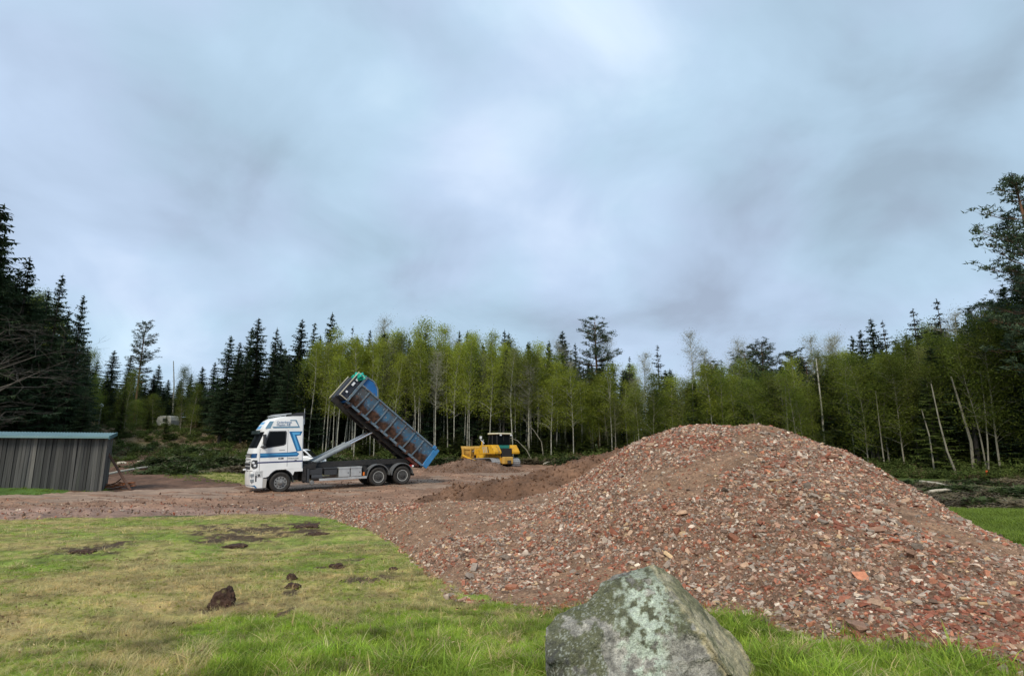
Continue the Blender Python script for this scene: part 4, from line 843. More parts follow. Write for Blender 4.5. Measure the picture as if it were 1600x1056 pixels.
# ================================================================ BOULDER
def boulder():
    cx, cy = at(1010, 1000, 4.7).x, 4.7; base = Vector((cx, cy, float(G(cx, cy))))
    ctl = [(1006, 879, 4.92), (1030, 884, 4.78), (1040, 894, 4.95), (934, 904, 4.82), (958, 901, 4.85), (903, 932, 4.75), (862, 968, 4.62), (850, 984, 4.52), (852, 1010, 4.42), (868, 1110, 4.22), (1000, 1120, 4.0), (1100, 1110, 4.02), (1160, 1110, 4.12),
           (1052, 930, 4.55), (1075, 962, 4.40), (1110, 1003, 4.26), (1148, 1050, 4.15), (1066, 924, 5.05), (1098, 955, 5.1), (1135, 988, 5.08), (1165, 1024, 5.0), (1190, 1060, 4.9), (1215, 1100, 4.8), (920, 975, 5.4), (1000, 950, 5.5), (1100, 1010, 5.5), (890, 1060, 5.2), (1150, 1090, 5.4)]
    big = bmesh.new()
    def hull(pts, low):
        bm = bmesh.new()
        for c in pts: bm.verts.new(at(*c) - base)
        for c in low: p = at(*c) - base; p.z = -.25; bm.verts.new(p)
        g = bmesh.ops.convex_hull(bm, input=bm.verts); bmesh.ops.delete(bm, geom=[e for e in g['geom_interior'] if isinstance(e, bmesh.types.BMVert)], context='VERTS')
        bmesh.ops.recalc_face_normals(bm, faces=bm.faces); t = bpy.data.meshes.new('t'); bm.to_mesh(t); bm.free(); big.from_mesh(t); bpy.data.meshes.remove(t)
    hull([(1000, 882, 4.90), (1022, 879, 4.82), (1038, 888, 4.9), (965, 901, 4.84), (938, 905, 4.86), (928, 918, 4.78), (916, 940, 4.7), (905, 980, 4.6), (930, 1040, 4.35), (1000, 1120, 4.05), (1100, 1110, 4.05), (1160, 1110, 4.12), (1020, 900, 4.66), (1050, 930, 4.52), (1075, 962, 4.40), (1110, 1003, 4.26), (1148, 1050, 4.15), (1064, 916, 5.05), (1098, 952, 5.1), (1135, 985, 5.08), (1165, 1022, 5.0), (1190, 1060, 4.9), (1215, 1100, 4.8), (950, 960, 5.3), (1010, 930, 5.4), (1100, 1010, 5.5)], [(930, 1000, 4.4), (1150, 1000, 4.2), (1220, 1000, 4.8), (920, 1000, 5.3), (1150, 1000, 5.5)])
    hull([(934, 932, 4.8), (905, 942, 4.74), (868, 966, 4.66), (851, 980, 4.58), (849, 992, 4.5), (853, 1015, 4.42), (872, 1060, 4.3), (875, 1110, 4.2), (960, 1115, 4.1), (975, 965, 4.52), (940, 955, 4.6), (1000, 1000, 4.45), (890, 1000, 5.2), (960, 960, 5.2)], [(860, 1000, 4.4), (1000, 1000, 4.1), (880, 1000, 5.2), (1000, 1000, 5.2)])
    hull([(1040, 905, 4.7), (1072, 935, 5.0), (1100, 985, 5.0), (1060, 950, 4.5), (1085, 985, 4.36), (1130, 1040, 4.2), (1195, 1100, 4.4), (1150, 1110, 4.1), (1210, 1100, 4.7)], [(1100, 1000, 4.3), (1225, 1000, 4.4), (1225, 1000, 4.8)])
    me = bpy.data.meshes.new('boulder'); big.to_mesh(me); big.free()
    o = obj('boulder', me, loc=base); rm = o.modifiers.new('r', 'REMESH'); rm.mode = 'VOXEL'; rm.voxel_size = .0105
    sm = o.modifiers.new('s', 'SMOOTH'); sm.factor = .5; sm.iterations = 1
    dg = bpy.context.evaluated_depsgraph_get(); ev = o.evaluated_get(dg); me2 = bpy.data.meshes.new_from_object(ev); o.modifiers.clear(); o.data = me2
    n = len(me2.vertices); co = np.empty(n * 3); me2.vertices.foreach_get('co', co); co = co.reshape(-1, 3); no = np.empty(n * 3); me2.vertices.foreach_get('normal', no); no = no.reshape(-1, 3)
    cam0 = np.array((0, 0, CAMZ)) - np.array(base)
    disp = np.empty(n); lay = np.empty(n)
    for i in range(n):
        p = Vector(co[i]); q = p * 2.2
        f1 = mnoise.fractal(q, .9, 2.1, 4); f2 = mnoise.fractal(p * 9, .8, 2, 4); f3 = mnoise.ridged_multi_fractal(p * 3.1 + Vector((3, 1, 7)), .9, 2, 4, 1, 2)
        # bedding ledges: planes dipping gently to the left
        s = p.z - .22 * p.x + .10 * p.y + .06 * mnoise.noise(p * 3); l = 0
        for s0, dd in ((.43, .055), (.30, .03), (.12, .035), (-.05, .02)): l += -dd * (1 / (1 + math.exp(max(-300, min(300, (s - s0 - .03 * mnoise.noise(p * 5)) * 220))))) + .6 * dd * math.exp(-((s - s0) / .022) ** 2)
        front = max(0.0, -no[i][1]) 
        disp[i] = f1 * .034 + f2 * .010 - (max(0, f3 - 1.3)) * .012 + l * front; lay[i] = s
    co = co + no * disp[:, None]; me2.vertices.foreach_set('co', co.ravel().astype(np.float32))
    # colour: lichen, moss and bare faces by facing and position, plus painted light and shade
    x = co[:, 0]; z = co[:, 2]; nx = no[:, 0]; ny = no[:, 1]
    gN = np.array([mnoise.fractal(Vector(p) * 4, .8, 2, 5) for p in co]); gM = np.array([mnoise.fractal(Vector(p) * 14 + Vector((5, 5, 5)), .7, 2, 4) for p in co]); gS = np.array([mnoise.noise(Vector(p) * 95) for p in co]); gT = np.array([mnoise.fractal(Vector((p[0] * 6, p[1] * 6, p[2] * 2)), .7, 2, 4) for p in co])
    grey = np.array((.27, .255, .22)); olive = np.array((.10, .105, .05)); teal = np.array((.47, .53, .43)); tan = np.array((.42, .36, .22)); dark = np.array((.06, .06, .055)); white = np.array((.5, .52, .46)); brown = np.array((.16, .11, .05))
    c = grey * (1 + gT[:, None] * .9)
    def mixin(c, col, w): w = np.clip(w, 0, 1)[:, None]; return c * (1 - w) + col * w
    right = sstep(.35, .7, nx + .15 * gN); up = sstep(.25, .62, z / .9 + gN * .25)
    c = mixin(c, olive, sstep(-.02, .16, gN + .5 * (up - .45) + gM * .25) * .9 * (1 - right)); c = mixin(c, brown, sstep(.1, .45, gT - .15) * (1 - up) * (1 - right) * sstep(-.2, .5, x) * .9)
    c = mixin(c, teal, sstep(.24, .06, np.abs(x + .02 + gM * .16 + (z - .4) * -.08)) * sstep(-.12, .08, gN * .5 + gM * .8 + .02) * (1 - right) * .9 * sstep(.92, .7, z))
    flatg = sstep(.02, .09, x + gM * .02) * sstep(.40, .34, x + (z - .3) * .5) * sstep(.50, .43, z - .15 * x + gM * .03) * sstep(.10, .2, z); c = mixin(c, grey * 1.08 * (1 + .25 * gM[:, None]), flatg * .92)
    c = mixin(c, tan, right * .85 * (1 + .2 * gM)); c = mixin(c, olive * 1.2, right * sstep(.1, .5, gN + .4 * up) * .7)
    c = mixin(c, tan * 1.15, sstep(.05, .0, np.abs(x - .33 + (z - .45) * .55 + gM * .03)) * (1 - right) * .85)  # tan ridge band, brightened in colour to add light contrast
    c = mixin(c, dark, sstep(-.45, -.75, x + gM * .15) * sstep(.55, .3, z) * .65 + sstep(.25, .5, -gM) * .35); c = mixin(c, dark, sstep(.25, .5, gS + gM * .4) * .45 * (1 - right)); c = mixin(c, white, sstep(.30, .5, gS + gM * .5) * sstep(-.1, .4, gN + .2) * .45 * (1 - right))  # lower left darkened as painted shade; other specks follow noise
    setcol(me2, 'col', np.clip(c, .01, .9)); me2.materials.clear(); me2.materials.append(attrmat('lichen_rock', 'col', 'GEOMETRY', scale=110, vary=.50, bump=1.0, bscale=55, bdist=.02, scale2=22))
    me2.polygons.foreach_set('use_smooth', np.ones(len(me2.polygons), bool)); tag(o, 'big pointed grey boulder with green lichen standing in the grass', 'boulder')
boulder()
# ---------------------------------------------------------------- clods on the lawn
def clod(px, py, w, h, seed, lab, tail=0):
    gx, gy = gpt(px, py); bm = bmesh.new(); bmesh.ops.create_icosphere(bm, subdivisions=5, radius=1)
    for v in bm.verts:
        n = mnoise.fractal(v.co * 1.3 + Vector((seed * 3.1, 0, 0)), .9, 2, 5) * .35 + abs(mnoise.noise(v.co * 5 + Vector((0, seed, 0)))) * .12 + mnoise.noise(v.co * 14) * .04; v.co *= 1 + n; tl = tail * max(0, -v.co.x) * (1 - max(0, v.co.z)); v.co.x -= tl; v.co.x *= w; v.co.y *= w * .8; v.co.z = v.co.z * h * (1 - .25 * abs(v.co.x)) + h * .15
    me = bpy.data.meshes.new('soil_clod'); bm.to_mesh(me); bm.free(); me.materials.append(M_clod); me.polygons.foreach_set('use_smooth', [True] * len(me.polygons)); tag(obj('soil_clod', me, loc=(gx, gy, float(G(gx, gy)))), lab, 'soil clod', 'clods of dark soil torn up on the lawn')
M_clod = noisy('dark_turf_soil', [(.035, .018, .012), (.085, .045, .03)], scale=7, bump=1, bscale=25, bdist=.04, layers=[((.14, .11, .05), 12, .6, .68, .7)])
clod(352, 946, .115, .175, 1, 'largest dark brown clod of turf standing up on the lawn', .7); clod(456, 905, .075, .07, 2, 'smaller round dark clod further right on the lawn'); clod(458, 917, .10, .05, 3, 'flat dark clod just in front of the round one'); clod(527, 886, .13, .05, 4, 'low dark clod halfway to the rubble edge'); clod(614, 890, .07, .04, 5, 'small grey clod nearest the rubble edge'); clod(370, 854, .20, .05, 6, 'flat clod at the torn patch near the road', .5); clod(133, 862, .2, .05, 7, 'flat clod in the torn patch on the left lawn', .5); clod(480, 824, .28, .08, 8, 'broad turned sod at the road margin', .4); clod(497, 835, .22, .06, 9, 'sod lying below the broad turned one', .3)
# ================================================================ GRASS
def tuft(seed, n, h, spread, bend, w, flat=0.0):
    r = np.random.RandomState(seed); V = []; Fc = []
    for k in range(n):
        a = r.uniform(0, 6.28); b0 = np.array((r.normal(0, spread), r.normal(0, spread), 0)); hh = h * r.uniform(.45, 1.15); o = np.array((math.cos(a), math.sin(a), 0)); sd = np.array((-o[1], o[0], 0)); bd = bend * r.uniform(.3, 1.6); ww = w * r.uniform(.7, 1.3); i = len(V)
        for j in range(4):
            t = j / 3; p = b0 + o * bd * hh * t * t + np.array((0, 0, hh * (t * (1 - flat) + .06 * (t > 0)) * (1 - .3 * bd * t))); wj = ww * (1 - t) ** .7 + .0001
            V += [p - sd * wj, p + sd * wj]
        for j in range(3): q = i + 2 * j; Fc.append((q, q + 1, q + 3, q + 2))
    return npmesh('tuft', V, Fc, M_grass)
M_grass = attrmat('grass_blades', 'tint', 'INSTANCER', scale=6, vary=.25, bump=0, trans=.38, rough=.6, scale2=2)
TU = [tuft(1, 15, .10, .024, .45, .0030), tuft(2, 13, .13, .02, .7, .0032), tuft(3, 17, .085, .030, .35, .0027), tuft(4, 8, .15, .015, 1.0, .0030), tuft(5, 12, .11, .04, 1.6, .0026, .75), tuft(6, 14, .12, .05, 1.9, .0026, .85)]
rs = np.random.RandomState(31)
def grass():
    P = []; 
    for (n, r0, r1) in ((52000, 2.6, 7.5), (52000, 7.0, 13), (34000, 12, 26)):
        a = rs.uniform(-52, 52, n); r_ = np.sqrt(rs.uniform(r0 ** 2, r1 ** 2, n)); P.append(np.stack([r_ * np.sin(np.radians(a)), r_ * np.cos(np.radians(a))], -1))
    P = np.concatenate(P); x, y = P[:, 0], P[:, 1]; r_ = np.hypot(x, y); ok = inpoly(x + fbm(x * 2, y * 2, 3) * .5, y + fbm(x * 2 + 9, y * 2, 3) * .5, lawn_poly) & (H(x, y) < .0 + .09 * (rs.rand(len(x)) < .25))
    ok &= ~((x > .3) & (x < 2.0) & (y > 4.35) & (y < 5.3) & False)
    dry, t, near = lawnmask(x, y); ok &= rs.rand(len(x)) > t * .8; x, y, r_, dry, near = x[ok], y[ok], r_[ok], dry[ok], near[ok]; n = len(x)
    sp_ = sstep(.06, .2, fbm(x * 1.1 + 33, y * 1.6, 3)); straw = rs.rand(n) < np.clip(dry * .75 + .03 - near * .2 + sp_ * .45, .14, .92)
    clump = sstep(.0, .22, fbm(x * 2.2 + 7, y * 2.2, 3)); right = sstep(.9, 1.6, x)
    tall = np.clip(near * .75 + right * .45, 0, 1); tall = tall * (.6 + .6 * clump)
    s = np.where(straw, .55 + .85 * tall * rs.uniform(.6, 1.5, n), .32 + 1.25 * tall) * rs.uniform(.75, 1.25, n) * (1 + .75 * sstep(8, 20, r_)); hs = s * np.where(r_ > 11, .62, 1) * np.where(straw, .9, 1)
    g = np.array((.30, .42, .05)) * (1 - dry[:, None] * .35) + np.array((.09, .04, .01)) * dry[:, None]; st = np.array((.54, .45, .21)); c = np.where(straw[:, None], st, g) * (1 + (rs.rand(n, 1) - .5) * .6); c *= (1 + fbm(x * 3.1 + 60, y * 6.5, 4) * 1.7)[:, None]; c[:, 0] *= 1 + (rs.rand(n) - .5) * .25
    idx = np.where(straw, rs.choice([4, 5, 5, 3, 3], n), rs.choice([0, 1, 2, 3], n, p=[.35, .2, .35, .1])); wx = s * (1 + .5 * sstep(7, 18, r_))
    z = G(x, y) + fbm(x * 2.2, y * 4.5, 3) * .07 * sstep(30, 12, r_) - .005
    rl = random.Random(5)
    o = scatter('grass', np.stack([x, y, z], -1), np.stack([rs.normal(0, .12, n), rs.normal(0, .12, n), rs.uniform(0, 6.28, n)], -1), np.stack([wx, wx, hs], -1), idx, c, TU); o['label'] = 'lawn grass, lush in front and dry and matted further out'
grass()
def field_grass():
    n = 30000; x = rs.uniform(8, 34, n); y = rs.uniform(13, 24, n); ok = inpoly(x + fbm(x, y, 2), y + fbm(x + 9, y, 2), meadow_poly); xs, ys = x[ok], y[ok]
    n = 7000; x2 = rs.uniform(-45, -16, n); y2 = rs.uniform(24, 50, n); ok = inpoly(x2, y2, strip_poly) | inpoly(x2, y2, yel_poly); xs = np.concatenate([xs, x2[ok]]); ys = np.concatenate([ys, y2[ok]]); n = len(xs)
    m = H(xs, ys) < 0; xs, ys = xs[m], ys[m]; n = len(xs); s = rs.uniform(.8, 1.5, n); c = np.array((.19, .26, .035)) * (1 + (rs.rand(n, 1) - .5) * .5) * (1 + fbm(xs, ys, 3)[:, None] * .6)
    o = scatter('meadow_grass', np.stack([xs, ys, G(xs, ys)], -1), np.stack([0 * xs, 0 * xs, rs.uniform(0, 6.28, n)], -1), np.stack([s * 1.8, s * 1.8, s], -1), rs.randint(0, 3, n), c, TU); o['label'] = 'green grass of the meadow strip and shed verge'
field_grass()
# fallen leaves and bits of dry stalk on the lawn
def litter():
    M_leaf = attrmat('dead_leaf', 'tint', 'INSTANCER', scale=20, vary=.2, bump=0, rough=.8); r = np.random.RandomState(2); K = []
    for k in range(3):
        n = 6; a = np.linspace(0, 6.28, n, endpoint=False); V = np.stack([np.cos(a) * 1.0, np.sin(a) * .6, r.normal(0, .18, n) + .1], -1); K.append(npmesh('leaf', V, np.array([[0, 1, 2, 3], [0, 3, 4, 5]]), M_leaf))
    V = np.array([(-3, -.12, 0), (3, -.08, .3), (3, .08, .3), (-3, .12, 0), (-3, 0, .2), (3, 0, .5)]); K.append(npmesh('stalk', V, np.array([[0, 1, 2, 3]]), M_leaf))
    n = 2600; a = r.uniform(-45, 45, n); d = np.sqrt(r.uniform(9, 200, n)); x = d * np.sin(np.radians(a)); y = d * np.cos(np.radians(a)); ok = inpoly(x, y, lawn_poly) & (H(x, y) < 0); x, y, d = x[ok], y[ok], d[ok]; n = len(x); s = r.uniform(.010, .022, n)
    dry, t, near = lawnmask(x, y); z = G(x, y) + .035 + near * .03; c = np.array([(.16, .09, .04), (.30, .20, .09), (.45, .36, .18), (.10, .06, .03)])[r.randint(0, 4, n)]
    o = scatter('leaf_litter', np.stack([x, y, z], -1), np.stack([r.normal(0, .4, n), r.normal(0, .4, n), r.uniform(0, 6.28, n)], -1), np.repeat(s[:, None], 3, 1), r.randint(0, 4, n), c, K); o['label'] = 'dead leaves and dry stalks scattered on the lawn'
litter()
# ================================================================ TRUCK
M_white = noisy('white_truck_paint', [(.76, .77, .77), (.84, .84, .84)], scale=1.2, rough=.28, spec=.5, layers=[((.50, .44, .38), 2.2, .64, .85, .3)])
M_black = noisy('black_chassis_steel', [(.018, .018, .019), (.04, .036, .034)], scale=5, rough=.6)
M_plast = mat('dark_grey_plastic', (.035, .037, .042), .55); M_glass = mat('dark_glass', (.006, .007, .008), .3, spec=.10); M_rub_ = noisy('tyre_rubber', [(.022, .021, .021), (.05, .045, .04)], scale=6, rough=.85, bump=.2)
M_rim = noisy('grey_wheel_rim', [(.14, .14, .14), (.34, .34, .33)], scale=8, rough=.5, metal=.3); M_rimd = noisy('shade_dark_rim', [(.03, .03, .03), (.08, .078, .075)], scale=8); M_riml = noisy('light_rim_edge', [(.28, .28, .27), (.40, .40, .38)], scale=8, rough=.5); M_alu = noisy('aluminium_sheet', [(.42, .43, .44), (.55, .56, .56)], scale=3, rough=.42, metal=.35); M_chrome = mat('chrome_rod', (.75, .76, .78), .18, .9); M_galv = noisy('grey_steel_arm', [(.20, .23, .25), (.30, .33, .35)], scale=4, rough=.5)
M_blue = noisy('blue_stripe_paint', [(.015, .11, .27), (.02, .16, .36)], scale=3, rough=.3); M_lblue = mat('light_blue_paint', (.09, .36, .66), .3); M_navy = mat('navy_stripe_paint', (.05, .06, .15), .3); M_dblue = mat('dark_blue_edge_paint', (.01, .06, .17), .3)
M_red = mat('red_lamp', (.5, .02, .02), .25); M_orl = mat('orange_lamp', (.8, .2, .03), .25); M_wl = mat('white_lamp', (.8, .82, .85), .15); M_lampg = mat('lamp_glass', (.25, .28, .3), .08, spec=.8)
def wpt(px, py):
    d = ray(px, py); t = 20.0
    while t < 60 and CAMZ + d[2] * t > SURF(d[0] * t, d[1] * t) - .02: t += .01
    return Vector((d[0] * t, d[1] * t, 0))
pf = Vector((*TF, 0)); pr = Vector((*TR, 0)); al = math.atan2(pr.y - pf.y, pr.x - pf.x)
zf = SURF(pf.x, pf.y); zr = SURF(pr.x, pr.y); WB = 6.4
RZ = Matrix.Rotation(al, 4, 'Z'); tilt = math.atan2(zr - zf, (pr - pf).length)
RT = RZ @ Matrix.Rotation(-tilt, 4, 'Y')
TS = (pr - pf).length / 6.43; org = Vector((pf.x, pf.y, zf)) - (RT.to_3x3() @ Vector((1.36, -1.15, 0))) * TS
truck = empty('hooklift_truck', org, RT.to_euler(), 'white lorry with blue stripes tipping the blue container on the gravel road', 'truck'); truck.scale = (TS,) * 3
hw = lambda z: 1.25 - max(0, z - 1.15) * .028
def ring(z, xf, xb, rf=.32, bulge=.13):
    w = hw(z); P = []
    for t in np.linspace(-1, 1, 11): P.append((xf - bulge * (1 - t * t) + 0, t * (w - rf)))
    # order: near side (-y) front centre .. far side
    pts = []
    for k in range(5): a = math.pi * .5 * k / 5; pts.append((xf + rf - rf * math.sin(a), -(w - rf) - rf * math.cos(a)))
    pts += P
    for k in range(1, 6): a = math.pi * .5 * k / 5; pts.append((xf + rf - rf * math.cos(a), (w - rf) + rf * math.sin(a)))
    pts += [(xb - .05, w), (xb, w - .05), (xb, -(w - .05)), (xb - .05, -w)]
    return [(x, y, z) for x, y in pts]
def loft(rings, mt, name, par, smooth=True, caps=True, off=0):
    n = len(rings[0]); mb = MB(); V = [p for r_ in rings for p in r_]; Fc = []
    for i in range(len(rings) - 1):
        for j in range(n): Fc.append((i * n + j, i * n + (j + 1) % n, (i + 1) * n + (j + 1) % n, (i + 1) * n + j))
    if caps: Fc += [tuple(range(n))[::-1], tuple((len(rings) - 1) * n + j for j in range(n))]
    mb.add(V, Fc); return mb.build(name, mt, par, smooth)
FX = [(1.15, .02), (1.3, .02), (1.75, .04), (2.05, .08), (2.26, .14), (2.65, .30), (3.05, .46), (3.16, .44), (3.4, .58), (3.6, .74), (3.74, .98), (3.80, 1.3), (3.82, 1.6)]
cab = loft([ring(z, xf, 2.42) for z, xf in FX], M_white, 'cab', truck)
# lower cab panels with the wheel arch
arch = [(1.36 + .66 * math.cos(a), .53 + .66 * math.sin(a) * 1.0) for a in np.linspace(math.pi * .99, .0, 14)]
for sy in (-1, 1):
    mb = MB(); y0, y1 = (sy * 1.25, sy * 1.19)
    poly = [(.04, 1.16), (.04, .80), (.66, .80)] + [p for p in arch if p[1] > .80 and p[0] < 2.02] + [(2.02, 1.02), (2.42, 1.02), (2.42, 1.16)]
    mb.prism(poly, min(y0, y1), max(y0, y1)); mb.build('lower_side_panel', M_white, truck)
    mb = MB(); mb.prism([(.30, .30), (.30, .74), (.72, .74), (.68, .30)], min(sy * 1.24, sy * 1.15), max(sy * 1.24, sy * 1.15)); mb.build('step_panel', mat('dusty_grey_panel', (.42, .40, .37), .6), truck)
# bumper
bp = [[(x * 1.0, y, z) for x, y, z in ring(z, xf, .62, .22, .10)] for z, xf in ((.30, .14), (.34, .06), (.46, .02), (.95, .0), (1.10, .02), (1.12, .06))]
bump = loft(bp, M_white, 'bumper', truck)
mb = MB(); pts = ring(.5, -.005, .4, .22, .10)[:20]
def wrap(name, z0, z1, xf0, xf1, i0, i1, mt, rf=.32, bulge=.13, off=.008, par=None, xb=2.42):
    a = ring(z0, xf0 - off, xb, rf, bulge)[i0:i1]; b = ring(z1, xf1 - off, xb, rf, bulge)[i0:i1]; n = len(a)
    k = 1 + off / 1.2; V = [(x, y * k, z) for x, y, z in a] + [(x, y * k, z) for x, y, z in b]; return MB().add(V, [(j, j + 1, n + j + 1, n + j) for j in range(n - 1)]).build(name, mt, par or truck, True, fix=False)
wrap('blue_bumper_lip', .31, .45, .13, .02, 0, 20, M_blue, .22, .10, .008)
ws = loft([ring(z, xf - .008, 2.0, .30) [2:19] for z, xf in ((2.26, .14), (2.65, .30), (3.05, .46))], M_glass, 'windscreen', truck, True, False)
wrap('grille', 1.22, 1.98, .02, .07, 5, 17, M_plast, off=.01)
for z in (1.35, 1.52, 1.69, 1.86): wrap('grille_bar', z, z + .05, .03, .035, 5, 17, M_alu, off=.02)
wrap('sun_visor', 2.96, 3.12, .28, .30, 2, 19, mat('smoked_visor', (.03, .045, .045), .3), off=.05)
wrap('roof_front_panel', 3.2, 3.55, .46, .69, 6, 15, M_lblue)
def side(name, poly, mt, par=truck, off=.006, sides=(-1, 1)):
    """flat marking or pane on the cab side, poly in (x, z)"""
    out = []
    for sy in sides:
        mb = MB(); n = len(poly); V = [(x, sy * (hw(z) + off), z) for x, z in poly] + [(x, sy * (hw(z) - .02), z) for x, z in poly]
        mb.add(V, [tuple(range(n))] + [(i, (i + 1) % n, n + (i + 1) % n, n + i) for i in range(n)]); out.append(mb.build(name, mt, par))
    return out
side('window_frame', [(.50, 2.24), (.80, 3.08), (1.58, 3.08), (1.62, 3.0), (1.60, 2.42), (1.5, 2.34), (.62, 2.22)], M_plast)
side('side_window', [(.60, 2.29), (.84, 3.03), (1.53, 3.03), (1.56, 2.98), (1.54, 2.45), (1.46, 2.39), (.66, 2.28)], M_glass, off=.012)
side('door_pillar_edge', [(.40, 2.30), (.74, 3.12), (.80, 3.12), (.48, 2.28)], M_white, off=.016)
side('door_seam', [(1.665, 1.30), (1.665, 3.12), (1.68, 3.12), (1.68, 1.30)], M_plast, off=.003)
side('door_seam', [(.40, 1.16), (.40, 2.2), (.413, 2.2), (.413, 1.16)], M_plast, off=.003)
side('door_handle', [(1.28, 2.10), (1.28, 2.13), (1.55, 2.13), (1.55, 2.10)], mat('grey_handle', (.3, .3, .3)), off=.012)
side('wide_blue_stripe', [(.42, 1.77), (.42, 1.99), (1.70, 1.99), (2.10, 2.02), (2.24, 1.90), (2.14, 1.78)], M_blue)
side('stripe_light_core', [(.42, 1.90), (.42, 1.94), (2.15, 1.93), (2.15, 1.87)], M_lblue, off=.010)
wrap('front_blue_stripe', 1.77, 1.99, .045, .075, 1, 6, M_dblue); wrap('front_blue_stripe', 1.77, 1.99, .045, .075, 15, 20, M_dblue)
side('blue_chevron', [(1.72, 3.04), (2.36, 3.04), (2.28, 2.84), (2.08, 2.82), (2.36, 2.06), (2.10, 2.02)], M_blue)
side('chevron_light_core', [(1.86, 2.99), (2.26, 2.99), (2.22, 2.88), (1.99, 2.87), (2.24, 2.12), (2.16, 2.06)], M_lblue, off=.010)
side('navy_stripe', [(.28, 1.50), (.28, 1.57), (2.41, 1.57), (2.41, 1.50)], M_navy)
side('roof_side_frame', [(.98, 3.22), (.92, 3.30), (2.16, 3.30), (2.00, 3.58), (1.76, 3.58), (1.76, 3.63), (2.06, 3.63), (2.24, 3.22)], mat('teal_grey_frame_paint', (.10, .22, .33), .3))
side('roof_corner_window', [(.60, 3.22), (.80, 3.57), (.98, 3.58), (.84, 3.22)], mat('pale_blue_window', (.16, .30, .42), .1), off=.010)
side('engine_badge', [(1.26, 1.66), (1.26, 1.74), (1.50, 1.74), (1.50, 1.66)], M_plast); side('small_lock', [(2.02, 1.55), (2.02, 1.60), (2.12, 1.60), (2.12, 1.55)], M_plast, off=.010)
def text(body, size, x, z, mt, name, sy=-1, off=.016, par=truck):
    cu = bpy.data.curves.new(name, 'FONT'); cu.body = body; cu.size = size; cu.extrude = .002; cu.materials.append(mt); to = bpy.data.objects.new(name, cu); C.objects.link(to)
    dg = bpy.context.evaluated_depsgraph_get(); me = bpy.data.meshes.new_from_object(to.evaluated_get(dg)); bpy.data.objects.remove(to)
    o = obj(name, me, par, loc=(x, sy * (hw(z) + off), z), rot=(R(90) + R(1.6), 0, 0)); return o
text('Cederbergs', .155, 1.12, 3.47, M_blue, 'company_lettering'); text('Maskin AB', .155, 1.12, 3.335, M_blue, 'company_lettering'); text('Globetrotter', .10, 1.70, 1.66, M_plast, 'model_lettering'); text('480', .075, 1.29, 1.675, M_white, 'badge_lettering')
for sy in (-1, 1):     # headlights, fog lamps, mirrors
    mb = MB(); a = [(.10, 1.28), (.03, 1.36), (.05, 1.62), (.12, 1.68), (.30, 1.66), (.33, 1.34), (.26, 1.27)]; mb.prism([(x, z) for x, z in a], min(sy * 1.16, sy * 1.258), max(sy * 1.16, sy * 1.258)); hl = mb.build('headlight', M_plast, truck, bevel=.01)
    for cx_, cz_ in ((.13, 1.54), (.2, 1.40)): mb = MB(); mb.lathe([(.062, 0), (.055, sy * .012), (.02, sy * .016)], (cx_, sy * 1.26, cz_), 14); mb.build('lamp', M_wl, hl, True)
    for z0 in (.86, .60): mb = MB(); mb.box(.02, .18, min(sy * 1.20, sy * 1.262), max(sy * 1.20, sy * 1.262), z0, z0 + .15); fl = mb.build('fog_light', M_lampg, truck, bevel=.01)
    mb = MB(); mb.box(.24, .30, min(sy * 1.20, sy * 1.258), max(sy * 1.20, sy * 1.258), .62, .92); mb.box(.36, .44, min(sy * 1.2, sy * 1.258), max(sy * 1.2, sy * 1.258), .86, .98); mb.build('bumper_slot', M_plast, truck)
    mb = MB(); mb.box(.50, .64, min(sy * 1.36, sy * 1.60), max(sy * 1.36, sy * 1.60), 2.42, 2.92); mb.box(.52, .64, min(sy * 1.36, sy * 1.58), max(sy * 1.36, sy * 1.58), 2.20, 2.38); mi_ = mb.build('mirror', M_plast, truck, bevel=.04)
    mb = MB(); mb.tube([(.48, sy * 1.18, 2.90), (.56, sy * 1.42, 2.88)], .02, 5); mb.tube([(.42, sy * 1.18, 2.30), (.56, sy * 1.42, 2.34)], .03, 5); mb.build('mirror_arm', M_plast, mi_)
    mb = MB(); mb.prism([(1.45, 3.76), (2.06, 4.0), (2.44, 4.0), (2.44, 3.72), (1.6, 3.74)], min(sy * 1.13, sy * 1.17), max(sy * 1.13, sy * 1.17)); mb.build('side_deflector', M_plast, truck)
mb = MB(); mb.prism([(1.5, 3.78), (2.1, 3.96), (2.44, 3.98), (2.44, 3.92), (1.5, 3.75)], -1.13, 1.13); mb.build('roof_deflector', M_plast, truck)
mb = MB()
for y in (-.9, .9): mb.tube([(.98, y, 3.78), (.98, y, 3.86)], .02, 5); mb.tube([(1.55, y, 3.80), (1.55, y, 3.9)], .02, 5); mb.tube([(.94, y, 3.88), (1.85, y, 3.96)], .03, 6)
mb.tube([(.94, -.95, 3.88), (.94, .95, 3.88)], .03, 6); mb.build('roof_rail', M_alu, truck)
mb = MB(); mb.tube([(2.47, -1.0, 3.4), (2.47, -1.0, 4.22)], [.03, .012], 5); mb.tube([(2.47, .9, 3.4), (2.47, .9, 4.1)], [.03, .012], 5); mb.build('antenna', M_alu, truck)
mb = MB(); mb.tube([(.02, -1.0, 1.12), (-.25, -1.25, 1.25)], [.022, .02], 5); mb.box(-.32, -.2, -1.35, -1.2, 1.2, 1.28); mb.build('marker_mirror', M_white, truck)
